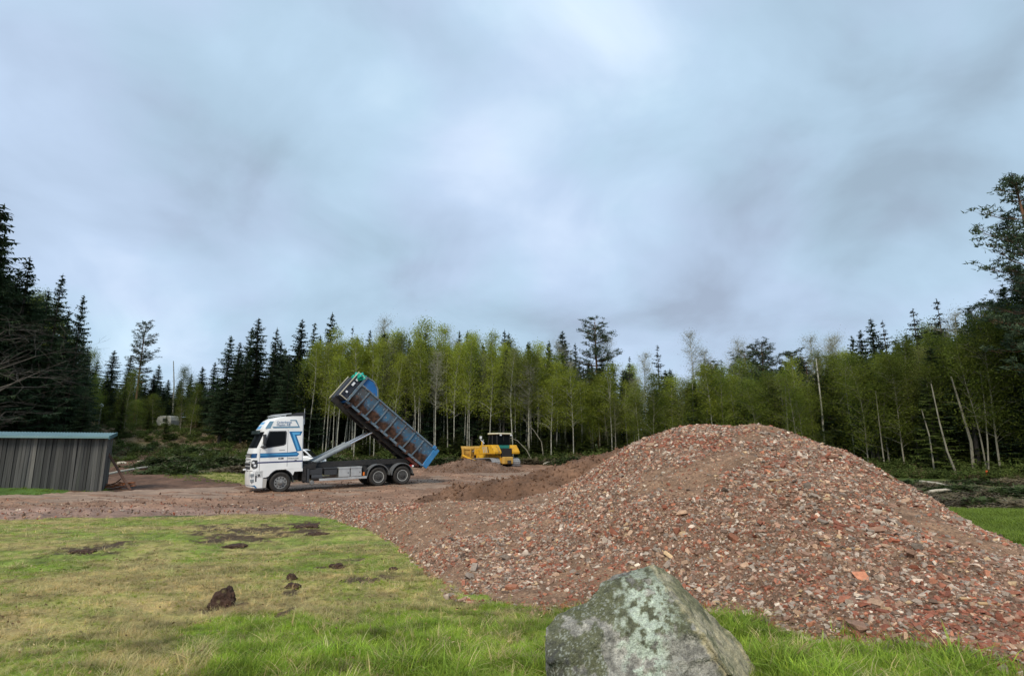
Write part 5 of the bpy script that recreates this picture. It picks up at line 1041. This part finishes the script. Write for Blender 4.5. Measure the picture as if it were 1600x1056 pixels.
# stretch the cab to its measured length and height
for o in [q for q in bpy.data.objects if q.parent and (q.parent == truck or q.parent.parent == truck)]:
    if o.name.split('.')[0] in ('lower_side_panel', 'step_panel') or not o.data: continue
    fx = lambda x: 2.42 - (2.42 - x) * 1.03; fz = lambda z: z if z < 1.15 else 1.15 + (z - 1.15) * 1.01
    if o.location.length > .01: o.location = (fx(o.location.x), o.location.y, fz(o.location.z)); continue
    for v in o.data.vertices: v.co.x = fx(v.co.x); v.co.z = fz(v.co.z)
# wheels
def wheel_meshes(twin, R0, front):
    w = .31; out = {}
    def tyre(c):
        mb = MB(); y0, y1 = c - w / 2, c + w / 2
        pr_ = [(.30, y0 + .03), (.34, y0), (.44, y0 - .012), (R0 - .05, y0 + .005), (R0 - .01, y0 + .03)]
        for k in range(4): a = y0 + .05 + k * (w - .1) / 4; pr_ += [(R0, a), (R0, a + .045), (R0 - .016, a + .048), (R0 - .016, a + .056)]
        pr_ += [(R0 - .01, y1 - .03), (R0 - .05, y1 - .005), (.44, y1 + .012), (.34, y1), (.30, y1 - .03)]; mb.lathe(pr_, (0, 0, 0), 44, closed=True); return mb
    mb = tyre(0)
    if twin: mb2 = tyre(.34); mb.add(mb2.v, mb2.f)
    out['tyre'] = mb.mesh('tyre', M_rub_, True)
    mb = MB()
    if front: prof = [(.30, -.14), (.31, -.15), (.285, -.145), (.27, -.07), (.255, -.10), (.20, -.135), (.17, -.14), (.15, -.10), (.13, -.17), (.11, -.24), (.03, -.26)]
    else: prof = [(.30, -.14), (.31, -.15), (.285, -.145), (.27, .02), (.255, .06), (.20, .05), (.16, .05), (.15, -.02), (.135, -.14), (.12, -.18), (.03, -.19)]
    mb.lathe(prof, (0, 0, 0), 32); 
    for k in range(10):
        a = k * .6283; mb.lathe([(.016, 0), (.016, -.03), (.006, -.035)], (.205 * math.cos(a), (-.135 if front else .05), .205 * math.sin(a)), 6)
    out['rim'] = mb.mesh('rim', M_rim if front else M_rimd, True); mb = MB()  # rear dish coloured dark in place of shade in its recess
    if not front: mb.lathe([(.305, -.15), (.31, -.158), (.275, -.155), (.262, -.10)], (0, 0, 0), 32, closed=True)
    out['ring'] = mb.mesh('rim_edge', M_riml, True); mb = MB()
    for k in range(10): a = (k + .5) * .6283; mb.lathe([(.036, 0), (.034, -.012)], (.235 * math.cos(a), (-.135 if front else .045), .235 * math.sin(a)), 8)
    out['holes'] = mb.mesh('vent_holes', M_black); return out
WF = wheel_meshes(False, .51, True); WR = wheel_meshes(True, .50, False)
def wheel(x, sy, kit, R0, twin):
    y = sy * 1.09; e = bpy.data.objects.new('wheel', None); C.objects.link(e); e.parent = truck; e.location = (x, y, R0); e.rotation_euler = (0, 0, 0 if sy < 0 else math.pi)
    for k, nm in (('tyre', 'tyre'), ('rim', 'rim'), ('holes', 'vent_holes'), ('ring', 'rim_edge')):
        if len(kit[k].vertices): obj(nm, kit[k], e)
AX = (1.36, 6.42, 7.79)
for sy in (-1, 1):
    wheel(AX[0], sy, WF, .51, False)
    for x in AX[1:]: wheel(x, sy, WR, .50, True)
# chassis
mb = MB()
for sy in (-1, 1): mb.box(.7, 8.35, min(sy * .36, sy * .44), max(sy * .36, sy * .44), .82, 1.12)
for x in (1.0, 2.7, 4.2, 5.5, 6.4, 7.1, 7.8, 8.3): mb.box(x - .06, x + .06, -.36, .36, .86, 1.08)
for x in AX: mb.tube([(x, -1.0, .52), (x, 1.0, .52)], .10, 8)
mb.box(6.2, 8.0, -.5, .5, .55, .82); mb.build('chassis_frame', M_black, truck)
mb = MB()
for sy in (-1, 1): mb.box(2.62, 8.45, min(sy * .40, sy * .58), max(sy * .40, sy * .58), 1.14, 1.40)
for x in (2.7, 4.1, 5.6, 7.2, 8.35): mb.box(x - .08, x + .08, -.4, .4, 1.17, 1.36)
mb.box(2.60, 3.3, -.5, .5, 1.36, 1.5); mb.tube([(8.35, -.75, 1.25), (8.35, .75, 1.25)], .13, 12); mb.box(2.5, 3.1, -1.1, -.5, 1.06, 1.34); mb.build('hooklift_subframe', M_black, truck)
mb = MB(); mb.box(.6, 1.0, -1.0, 1.0, .62, 1.12); mb.box(1.0, 2.3, -.7, .7, .55, 1.12); mb.box(2.42, 2.62, -1.16, 1.16, .5, 1.24); mb.build('engine_block', M_black, truck)
for sy in (-1, 1):
    mb = MB(); a = [(AX[0] + .60 * math.cos(t), .54 + .60 * math.sin(t)) for t in np.linspace(-.1, math.pi * .95, 16)]; b = [(AX[0] + .64 * math.cos(t), .54 + .64 * math.sin(t)) for t in np.linspace(math.pi * .95, -.1, 16)]; mb.prism(a + b, min(sy * .78, sy * 1.2), max(sy * .78, sy * 1.2)); mb.build('front_mudguard', M_plast, truck)
    for x in AX[1:]:
        ts = np.linspace(R(4), R(178), 18); a = [(x + .60 * math.cos(t), .53 + .62 * math.sin(t)) for t in ts]; b = [(x + .63 * math.cos(t), .53 + .66 * math.sin(t)) for t in ts[::-1]]
        mb = MB(); mb.prism(a + b, min(sy * .66, sy * 1.26), max(sy * .66, sy * 1.26)); mb.build('mudguard', mat('grey_mudguard', (.13, .135, .14), .5) if 'grey_mudguard' not in bpy.data.materials else bpy.data.materials['grey_mudguard'], truck)
    S = lambda a, b: (min(sy * a, sy * b), max(sy * a, sy * b))
    mb = MB(); mb.box(3.28, 5.78, *S(1.10, 1.24), .46, .58); mb.box(3.5, 3.6, *S(.44, 1.1), .5, .56); mb.box(5.3, 5.4, *S(.44, 1.1), .5, .56); mb.build('side_guard_rail', M_alu, truck, bevel=.008)
    for x0, x1 in ((4.28, 4.87), (4.91, 5.50)):
        mb = MB(); mb.box(x0, x1, *S(.60, 1.22), .60, 1.10); lk = mb.build('tool_locker', M_alu, truck, bevel=.015); mb = MB(); mb.box(x0 + .02, x1 - .02, *S(1.222, 1.23), .62, 1.02); mb.box(x0 - .01, x1 + .01, *S(.60, 1.25), 1.03, 1.11); mb.build('locker_door', M_alu, lk, bevel=.004); mb = MB(); mb.box(x1 - .12, x1 - .09, *S(1.231, 1.25), .78, .84); mb.build('latch', M_black, lk)
    mb = MB(); mb.box(3.55, 4.2, *S(.62, 1.16), .74, 1.04); mb.box(3.52, 4.22, *S(.60, 1.19), 1.05, 1.12); mb.build('battery_box', M_plast, truck, bevel=.02)
    mb = MB(); mb.tube([(2.9, sy * .95, .66), (3.45, sy * .95, .66)], .19, 14); mb.box(2.75, 3.45, *S(.55, 1.1), .80, 1.12); mb.box(2.66, 2.78, *S(.5, 1.15), .42, 1.1); mb.build('air_tank', M_plast, truck, bevel=.01)
    mb = MB(); mb.lathe([(.10, -.08), (.13, -.03), (.13, .05), (.08, .08)], (2.92, sy * 1.08, .40), 12); mb.tube([(2.6, sy * .9, .45), (2.92, sy * 1.05, .40)], .05, 6); mb.build('exhaust_elbow', M_rim, truck, True)
    mb = MB(); mb.box(5.58, 5.66, *S(1.16, 1.2), .62, .80); mb.build('side_marker_lamp', M_orl, truck); mb = MB(); mb.box(8.36, 8.44, *S(.78, 1.20), .92, 1.06); rl = mb.build('tail_light', M_red, truck); mb = MB(); mb.box(8.36, 8.46, *S(1.205, 1.24), .94, 1.04); mb.build('reversing_lamp', M_wl, rl)
    mb = MB(); mb.box(5.6, 5.78, *S(.5, 1.15), .60, 1.10); mb.build('valve_box', M_black, truck)
mb = MB(); mb.box(8.36, 8.55, -.1, .1, .75, .9); mb.box(8.42, 8.50, -1.2, 1.2, .45, .58); mb.box(8.3, 8.45, -.5, -.4, .5, .9); mb.box(8.3, 8.45, .4, .5, .5, .9); mb.build('rear_underrun_bar', M_black, truck)
# tilted hook arm frame
TL = R(-40.0)          # container tilt: front end up
piv = Vector((8.70, 0, 1.22)); MT = Matrix.Translation(piv) @ Matrix.Rotation(-TL, 4, 'Y')
def tf(mb): mb.v = [tuple(MT @ Vector(p)) for p in mb.v]; return mb
LC = 5.30               # container from -LC to +.35 along the tilted axis
mb = MB()
for sy in (-1, 1): mb.box(-4.9, -.2, min(sy * .38, sy * .54), max(sy * .38, sy * .54), -.26, -.02)
for x in (-4.6, -3.4, -2.2, -1.0, 0): mb.box(x - .07, x + .07, -.4, .4, -.24, -.05)
mb.box(-5.3, -4.5, -.2, .2, -.30, -.04); mb.box(-5.85, -5.55, -.12, .12, -.3, 1.25); mb.box(-5.85, -5.3, -.14, .14, -.3, -.02); mb.box(-5.85, -5.6, -.2, .2, 1.1, 1.3)
tf(mb).build('hook_arm', M_black, truck)
for sy in (-1, 1):
    a = Vector((3.0, sy * .62, 1.36)); b = MT @ Vector((-2.95, sy * .46, -.22)); m_ = a + (b - a) * .60
    mb = MB(); mb.tube([a, m_], .115, 14); mb.tube([a + (m_ - a) * .93, m_ + (m_ - a) * .02], .135, 14); cyl = mb.build('lift_cylinder', M_galv, truck, True); mb = MB(); mb.tube([m_, b], .062, 12); mb.build('piston_rod', M_chrome, cyl, True)
mb = MB(); mb.box(2.75, 3.2, -.8, .8, 1.24, 1.44); mb.tube([(3.0, -.85, 1.38), (3.0, .85, 1.38)], .1, 10); mb.build('cylinder_mount', M_black, truck)
# ================================================================ CONTAINER
M_cblue = noisy('scraped_blue_paint', [(.03, .085, .15), (.045, .13, .22), (.04, .10, .17)], scale=1.6, rough=.6, layers=[((.075, .07, .065), .9, .44, .58, .85), ((.16, .06, .03), 5.5, .60, .66, .9), ((.22, .28, .32), 8, .62, .66, .6)])
M_clow = noisy('rusty_worn_blue', [(.055, .03, .022), (.085, .045, .032), (.045, .05, .06)], scale=2.4, rough=.8, layers=[((.03, .02, .018), 4, .5, .62, .7), ((.05, .11, .17), 3.1, .62, .70, .6)], bump=.3)
M_rim_b = noisy('worn_blue_edge', [(.08, .14, .20), (.17, .21, .24)], scale=3, rough=.5, layers=[((.14, .09, .06), 6, .55, .62, .8)])
M_cin = noisy('blue_container_lining', [(.015, .10, .30), (.025, .15, .40)], scale=1.5, rough=.5, layers=[((.10, .08, .07), 2.5, .60, .72, .7)])
def wear_side():
    m = M_cblue.copy(); m.name = 'worn_container_side'; N = m.node_tree.nodes; L = m.node_tree.links; b = N['Principled BSDF']; src = b.inputs['Base Color'].links[0].from_socket
    tc = N.new('ShaderNodeTexCoord'); sp = N.new('ShaderNodeSeparateXYZ'); L.new(tc.outputs['Object'], sp.inputs[0]); n = N.new('ShaderNodeTexNoise'); n.inputs['Scale'].default_value = 3.5; n.inputs['Detail'].default_value = 7; L.new(tc.outputs['Object'], n.inputs['Vector'])
    a = N.new('ShaderNodeMath'); a.operation = 'MULTIPLY_ADD'; L.new(n.outputs['Fac'], a.inputs[0]); a.inputs[1].default_value = 1.0; L.new(sp.outputs[2], a.inputs[2])
    r = N.new('ShaderNodeMapRange'); L.new(a.outputs[0], r.inputs[0]); r.inputs[1].default_value = .92; r.inputs[2].default_value = 1.16; r.inputs[3].default_value = 1; r.inputs[4].default_value = 0
    n2 = N.new('ShaderNodeTexNoise'); n2.inputs['Scale'].default_value = 6; n2.inputs['Detail'].default_value = 6; L.new(tc.outputs['Object'], n2.inputs['Vector']); cr = N.new('ShaderNodeValToRGB'); L.new(n2.outputs['Fac'], cr.inputs[0]); e = cr.color_ramp.elements; e[0].position = .38; e[0].color = (.035, .022, .018, 1); e[1].position = .64; e[1].color = (.11, .058, .038, 1)
    mx = N.new('ShaderNodeMix'); mx.data_type = 'RGBA'; L.new(r.outputs[0], mx.inputs[0]); L.new(src, mx.inputs[6]); L.new(cr.outputs[0], mx.inputs[7]); L.new(mx.outputs[2], b.inputs['Base Color']); return m
M_cside = wear_side()
cont = empty('skip_container', truck.matrix_world @ piv if False else (RT.to_3x3() @ piv) * TS + org, (RT @ Matrix.Rotation(-TL, 4, 'Y')).to_euler(), 'worn blue roll-off container tilted steeply on the back of the truck', 'container'); cont.scale = (TS,) * 3
HC = 1.16; FXc, RXc = -LC, .38
def sidewall(sy):
    mb = MB(); y = lambda z: sy * (1.02 + .22 * min(1, z / .52)) # lower part slopes inwards
    o_ = [(.10, y(.0)), (.52, y(.52)), (HC, y(HC))]
    V = []; 
    for x in (FXc, RXc):
        for (z, yy) in o_: V += [(x, yy, z)]
        for (z, yy) in o_[::-1]: V += [(x, yy - sy * .03, z)]
    Fc = [(i, (i + 1) % 6, 6 + (i + 1) % 6, 6 + i) for i in range(6)] + [(0, 1, 2, 3, 4, 5), (11, 10, 9, 8, 7, 6)]
    mb.v = V; mb.f = Fc; mb.m = [0] * 8; mb.build('side_wall', M_cside, cont)
    for k in range(8):
        x = FXc + .62 + k * .70; w = .035
        if x > RXc - .2: break
        mb = MB(); mb.prism([(x - w, .50), (x + w, .50), (x + w, HC - .02), (x - w, HC - .02)], min(sy * 1.24, sy * 1.29), max(sy * 1.24, sy * 1.29)); 
        V = [(x - w, sy * 1.03, .06), (x + w, sy * 1.03, .06), (x + w, sy * 1.10, .0), (x - w, sy * 1.10, .0), (x - w, sy * 1.24, .52), (x + w, sy * 1.24, .52), (x + w, sy * 1.29, .50), (x - w, sy * 1.29, .50)]
        mb.add(V, [(0, 1, 2, 3), (7, 6, 5, 4), (0, 4, 5, 1), (1, 5, 6, 2), (2, 6, 7, 3), (3, 7, 4, 0)]); mb.build('rib', M_rim_b, cont)
        if k < 8:
            xx = x - .35; mb = MB(); mb.box(xx - .05, xx + .05, min(sy * .9, sy * 1.16), max(sy * .9, sy * 1.16), -.10, .13); mb.build('floor_beam_end', M_clow, cont)
    mb = MB(); mb.box(FXc + .0, RXc, min(sy * 1.19, sy * 1.31), max(sy * 1.19, sy * 1.31), HC, HC + .09); mb.build('top_rail', M_rim_b, cont, bevel=.01)
    mb = MB(); mb.box(FXc, RXc, min(sy * .96, sy * 1.10), max(sy * .96, sy * 1.10), -.04, .08); mb.build('bottom_rail', M_rim_b, cont)
for sy in (-1, 1): sidewall(sy)
mb = MB(); mb.box(FXc, RXc, -1.02, 1.02, .02, .08); mb.box(FXc + .1, RXc - .1, -.46, -.34, -.14, .0); mb.box(FXc + .1, RXc - .1, .34, .46, -.14, .0)
for k in range(9): x = FXc + .3 + k * .68; mb.box(x - .05, x + .05, -1.0, 1.0, -.10, .02)
mb.build('floor', M_clow, cont)
# front bulkhead with raised hood
mb = MB(); mb.box(FXc - .04, FXc + .03, -1.22, 1.22, 0, 1.70); mb.build('front_wall', M_cin, cont)
for sy in (-1, 1):
    hp = [(FXc - .02, HC - .02), (FXc - .02, 1.72), (FXc + .42, 1.80), (FXc + .85, 1.62), (FXc + 1.25, HC + .02)]
    mb = MB(); mb.prism(hp, min(sy * 1.19, sy * 1.22), max(sy * 1.19, sy * 1.22)); mb.build('hood_side', M_cin, cont)
    mb = MB(); q = hp[1:]; mb.tube([(x, sy * 1.22, z) for x, z in q], .045, 6); mb.build('hood_edge', M_rim_b, cont)
    mb = MB(); mb.box(FXc - .10, FXc + .04, min(sy * 1.18, sy * 1.32), max(sy * 1.18, sy * 1.32), 0.0, 1.72); mb.build('front_post', M_rim_b, cont, bevel=.015)
mb = MB(); mb.box(FXc - .10, FXc + .02, -1.18, 1.18, 1.64, 1.74); mb.build('front_top_rail', M_rim_b, cont, bevel=.01)
# ladder-like net frame ahead of the bulkhead
mb = MB(); mb.box(FXc - .52, FXc - .12, -1.12, 1.12, .05, 1.55); mb.build('net_box', noisy('dark_net_cover', [(.02, .025, .04), (.05, .055, .07)], scale=12), cont)
mb = MB(); mb.tube([(FXc - .56, -1.22, .0), (FXc - .56, -1.22, 1.66)], .03, 6); mb.tube([(FXc - .56, 1.22, .0), (FXc - .56, 1.22, 1.66)], .03, 6); mb.tube([(FXc - .56, -1.22, 1.63), (FXc - .1, -1.22, 1.63)], .025, 5); mb.tube([(FXc - .56, -1.22, .05), (FXc - .1, -1.22, .05)], .025, 5); mb.build('net_roller', noisy('cream_tube', [(.5, .45, .34), (.62, .58, .46)], scale=3), cont)
for z0, y0 in ((.35, -1.16), (.85, -1.16), (1.2, -1.16)): mb = MB(); mb.box(FXc - .42, FXc - .30, y0 - .02, y0 + .02, z0, z0 + (.10 if z0 < .5 else .22)); mb.build('white_tag', M_wl, cont)
# tailgate
mb = MB(); mb.box(RXc, RXc + .06, -1.22, 1.22, .0, HC + .05)
mb.build('tailgate', M_cblue, cont); mb = MB()
for sy in (-1, 1): mb.box(RXc - .06, RXc + .26, min(sy * 1.20, sy * 1.34), max(sy * 1.20, sy * 1.34), -.02, HC + .1); mb.box(RXc - .2, RXc + .02, min(sy * 1.22, sy * 1.38), max(sy * 1.22, sy * 1.38), HC - .05, HC + .16)
mb.build('tailgate_post', noisy('bright_blue_paint', [(.03, .16, .36), (.05, .22, .46)], scale=3, layers=[((.25, .22, .22), 4, .55, .65, .7)]), cont, bevel=.02)
for k in range(3): mb = MB(); z = .2 + k * .5; mb.box(RXc + .06, RXc + .14, -1.15, 1.15, z, z + .1); mb.build('tailgate_rib', M_rim_b, cont)
mb = MB(); mb.box(RXc - .9, RXc - .1, -1.0, -.3, -.22, -.05); mb.box(RXc - .9, RXc - .1, .3, 1.0, -.22, -.05); mb.tube([(RXc - .3, -1.05, -.15), (RXc - .3, 1.05, -.15)], .09, 10); mb.build('rear_roller', noisy('red_rusty_steel', [(.12, .03, .02), (.06, .025, .02)], scale=6), cont)
# green tarp bundle tied on the front
bm = bmesh.new(); bmesh.ops.create_icosphere(bm, subdivisions=4, radius=1)
for v in bm.verts: v.co *= 1 + mnoise.fractal(v.co * 2.2, .9, 2, 4) * .45; v.co = Vector((v.co.x * .30, v.co.y * .55, v.co.z * .30))
me = bpy.data.meshes.new('tarp'); bm.to_mesh(me); bm.free(); me.materials.append(noisy('green_tarpaulin', [(.0, .30, .22), (.02, .48, .36)], scale=6, rough=.5)); me.polygons.foreach_set('use_smooth', [True] * len(me.polygons))
MC = RT @ Matrix.Rotation(-TL, 4, 'Y'); cp = (MC.to_3x3() @ Vector((FXc - .28, -.75, 1.50))) * TS + cont.location
tag(obj('folded_tarp', me, loc=cp, rot=MC.to_euler()), 'crumpled bright green tarpaulin tied on the front of the container', 'tarpaulin')
mb = MB(); mb.tube([(0, -.05, 0), (-.06, -.14, -.4), (.04, -.2, -.7)], [.09, .06, .02], 7); o = mb.build('tarp_tail', me.materials[0], None, True); o.parent = bpy.data.objects['folded_tarp']

# ================================================================ WHITE CAR BEHIND THE TRUCK
def car():
    g = at(463, 742, 47.5); z = float(G(g.x, g.y)) + .02; e = empty('parked_car', (g.x, g.y, z), (0, 0, R(4)), 'white car parked behind the truck, its cabin showing past the cab', 'car'); mw = mat('white_car_paint', (.78, .80, .82), .25)
    body = [(-2.1, .35), (-2.15, .9), (-2.0, 1.05), (-1.0, 1.1), (.9, 1.12), (2.0, .95), (2.12, .7), (2.1, .35)]; mb = MB(); mb.prism(body, -.88, .88); mb.build('body', mw, e, bevel=.07)
    cabn = [(-2.0, 1.08), (-1.75, 1.62), (-1.4, 1.72), (.5, 1.72), (.75, 1.64), (1.35, 1.1)]; mb = MB(); mb.prism(cabn, -.78, .78); mb.build('cabin', mw, e, bevel=.06)
    for sy in (-1, 1):
        for poly in ([(-1.55, 1.2), (-1.35, 1.6), (-.55, 1.6), (-.5, 1.2)], [(-.35, 1.2), (-.38, 1.6), (.45, 1.6), (.55, 1.2)], [(.68, 1.2), (.60, 1.55), (.70, 1.55), (1.1, 1.2)]):
            mb = MB(); mb.prism(poly, min(sy * .775, sy * .79), max(sy * .775, sy * .79)); mb.build('side_window', M_glass, e)
    mb = MB(); mb.add([(.82, -.7, 1.6), (.82, .7, 1.6), (1.38, .74, 1.12), (1.38, -.74, 1.12)], [(0, 1, 2, 3)]); mb.build('windscreen', M_glass, e)
    for x in (-1.35, 1.35):
        for sy in (-1, 1):
            w_ = bpy.data.objects.new('wheel', None); C.objects.link(w_); w_.parent = e; w_.location = (x, sy * .82, .33); mb = MB(); mb.lathe([(.2, -.09), (.31, -.1), (.33, -.06), (.33, .06), (.31, .1), (.2, .09)], (0, 0, 0), 24); mb.build('tyre', M_rub_, w_, True); mb = MB(); mb.lathe([(.2, sy * .02), (.19, sy * .08), (.03, sy * .07)], (0, 0, 0), 16); mb.build('rim', M_rim, w_, True)
    for sy in (-1, 1): mb = MB(); mb.box(1.98, 2.13, min(sy * .55, sy * .84), max(sy * .55, sy * .84), .72, .88); mb.build('headlight', M_wl, e, bevel=.02)
car()
# ================================================================ BULLDOZER
def dozer():
    my = noisy('yellow_machine_paint', [(.62, .31, .015), (.72, .40, .03)], scale=1.5, rough=.45, layers=[((.22, .14, .06), 3.4, .54, .68, .75)]); myd = noisy('dusty_yellow_paint', [(.50, .28, .05), (.62, .38, .10)], scale=2, rough=.6); mk = M_black; mst = noisy('worn_track_steel', [(.30, .30, .30), (.55, .55, .55)], scale=6, rough=.4, metal=.3); mdk = noisy('dark_track_steel', [(.03, .028, .026), (.08, .07, .06)], scale=6, rough=.6)
    g = at(791.5, 730, 52.6); z = float(G(g.x, g.y)) + .02; e = empty('bulldozer', (g.x, g.y, z), (0, 0, R(90 + 37)), 'yellow tracked bulldozer seen from behind at the wood edge', 'bulldozer')
    def B(name, m, boxes, bevel=.03, par=e):
        mb = MB()
        for b in boxes: mb.box(*b)
        return mb.build(name, m, par, bevel=bevel)
    for sy in (-1, 1):
        yc = sy * 1.12; w = .45; prof = []
        for t in np.linspace(R(90), R(270), 9): prof.append((.45 + .42 * math.cos(t), .45 + .42 * math.sin(t)))
        for t in np.linspace(R(270), R(450), 9): prof.append((3.35 + .38 * math.cos(t), .40 + .38 * math.sin(t)))
        pts = []; n = len(prof); per = []
        for i in range(n):
            a, b = Vector(prof[i]), Vector(prof[(i + 1) % n]); L = (b - a).length; k = max(1, int(round(L / .17)))
            for j in range(k): pts.append((a + (b - a) * j / k, (b - a).normalized()))
        tr_ = bpy.data.objects.new('track', None); C.objects.link(tr_); tr_.parent = e
        inner = MB(); inner.prism([(p[0].x + p[1].y * .03 * 0, p[0].y) for p in pts], yc - .3, yc + .3); inner.build('track_chain', mdk, tr_)
        sm = MB(); sm.box(-.075, .075, -w, w, -.015, .015); sm.box(-.075, -.05, -w, w, .0, .055); shoe = sm.mesh('track_shoe', mst)
        for (p, d) in pts: o = obj('track_shoe', shoe, tr_, loc=(p.x, yc, p.y), rot=(0, math.atan2(-d.y, d.x) + math.pi, 0)); 
        mb = MB(); mb.box(.5, 3.3, yc - .25, yc + .25, .2, .62); mb.build('track_frame', myd, tr_, bevel=.03)
        for x in (1.0, 1.45, 1.9, 2.35, 2.8): mb = MB(); mb.lathe([(.13, -.25), (.13, .25)], (x, yc, .2), 12); mb.build('track_roller', mdk, tr_)
    B('main_body', my, [(.1, 4.0, -.62, .62, .45, 1.15)]); 
    for sy in (-1, 1):
        S = lambda a, b: (min(sy * a, sy * b), max(sy * a, sy * b)); mb = MB(); yy = S(.62, 1.42)
        mb.add([(x, y, zz) for (x, zz) in ((-.1, 1.25), (-.12, 1.45), (.35, 2.05), (2.2, 2.02), (2.35, 1.75), (2.3, 1.22)) for y in yy], [(0, 2, 4, 6, 8, 10), (11, 9, 7, 5, 3, 1)] + [(2 * i, 2 * i + 1, (2 * i + 3) % 12, (2 * i + 2) % 12) for i in range(6)]); fd = mb.build('side_fender', my, e, bevel=.05)
        for k in range(4): mb = MB(); x = .7 + k * .26; mb.prism([(x, 1.35), (x + .12, 1.35), (x + .3, 1.9), (x + .18, 1.9)], *S(1.42, 1.432)); mb.build('stripe_marking', mat('grey_decal', (.45, .42, .33)) if k else mat('dark_decal', (.05, .05, .05)), fd)
        B('light_post', my, [(2.35, 2.45, *S(1.0, 1.1), 1.9, 2.35)]); B('work_light', M_wl, [(.05, .15, *S(.5, .66), 2.86, 2.98)], 0.01)
    B('engine_hood', myd, [(2.5, 4.5, -.58, .58, 1.05, 1.95)], .12); B('hood_side_panel', my, [(2.7, 4.3, -.62, .62, 1.15, 1.7)], .04); B('hood_vents', mk, [(2.9, 3.5, .621, .63, 1.25, 1.6), (2.9, 3.5, -.63, -.621, 1.25, 1.6)], 0); B('radiator_grille', mk, [(4.5, 4.56, -.5, .5, .9, 1.8)], .01)
    cabp = [(.55, 1.9), (.42, 2.05), (.5, 2.98), (1.65, 2.98), (1.9, 2.0), (1.8, 1.7), (.6, 1.7)]; mb = MB(); mb.prism(cabp, -.70, .70); mb.build('cab_glass', M_glass, e)
    mb = MB()
    for sy in (-1, 1):
        for a, b in (((.45, 1.9), (.5, 3.0)), ((1.9, 2.0), (1.65, 3.0)), ((1.2, 1.9), (1.2, 3.0))): mb.tube([(a[0], sy * .72, a[1]), (b[0], sy * .72, b[1])], .05, 5)
    mb.tube([(.47, 0, 2.0), (.47, 0, 3.0)], .03, 5); mb.build('cab_frame', mk, e)
    B('cab_roof', noisy('cream_roof_paint', [(.66, .60, .40), (.72, .67, .50)], scale=3), [(.3, 1.85, -.82, .82, 2.98, 3.12)], .05); B('rear_panel', mat('teal_rear_panel', (.03, .22, .18), .4), [(.38, .46, -.6, .6, 1.75, 2.02)], .01); B('rear_radiator', mk, [(-.05, .5, -.55, .55, .95, 1.74)], .02); B('rear_counterweight', myd, [(-.32, .1, -.52, .52, .38, 1.0)], .06); B('tow_hitch', mdk, [(-.5, -.3, -.15, .15, .4, .7)], .02)
    B('headrest_shirt', mat('pale_seat_cover', (.6, .5, .45)), [(.9, 1.1, -.12, .12, 2.2, 2.7)], .05); 
    mb = MB(); mb.tube([(3.4, .25, 1.9), (3.4, .25, 2.45)], [.07, .07], 8); mb.tube([(3.4, .25, 2.4), (3.36, .25, 2.55)], .06, 8); mb.build('exhaust_pipe', mst, e); mb = MB(); mb.tube([(2.3, .85, 2.2), (2.6, 1.05, 2.5), (2.6, 1.05, 2.62)], .025, 5); mb.box(2.56, 2.62, .95, 1.15, 2.6, 2.85); mb.build('mirror', M_wl, e)
    # blade
    BL = .62; pr_ = [(4.95 - .22 * math.sin(math.pi * t), BL + .12 + 1.2 * t) for t in np.linspace(0, 1, 8)]; pr2 = [(x + .06, zz) for x, zz in pr_[::-1]]; mb = MB(); mb.prism(pr_ + pr2, -1.7, 1.7); bl = mb.build('blade', myd, e); mb = MB()
    for y in (-1.6, -.8, 0, .8, 1.6): mb.box(4.62, 4.8, y - .04, y + .04, BL + .3, BL + 1.15)
    mb.box(4.68, 4.76, -1.65, 1.65, BL + .25, BL + .4); mb.box(4.68, 4.76, -1.65, 1.65, BL + 1.0, BL + 1.12); mb.build('blade_stiffener', myd, bl); mb = MB(); mb.box(4.9, 5.06, -1.72, 1.72, BL + .04, BL + .2); mb.build('cutting_edge', mdk, bl)
    for sy in (-1, 1): mb = MB(); mb.tube([(2.2, sy * 1.66, .5), (4.75, sy * 1.60, BL + .45)], .11, 6); mb.build('push_arm', my, e); mb = MB(); mb.tube([(3.9, sy * .5, 1.75), (4.75, sy * .55, BL + .8)], .06, 8); mb.build('blade_cylinder', mst, e)
dozer()
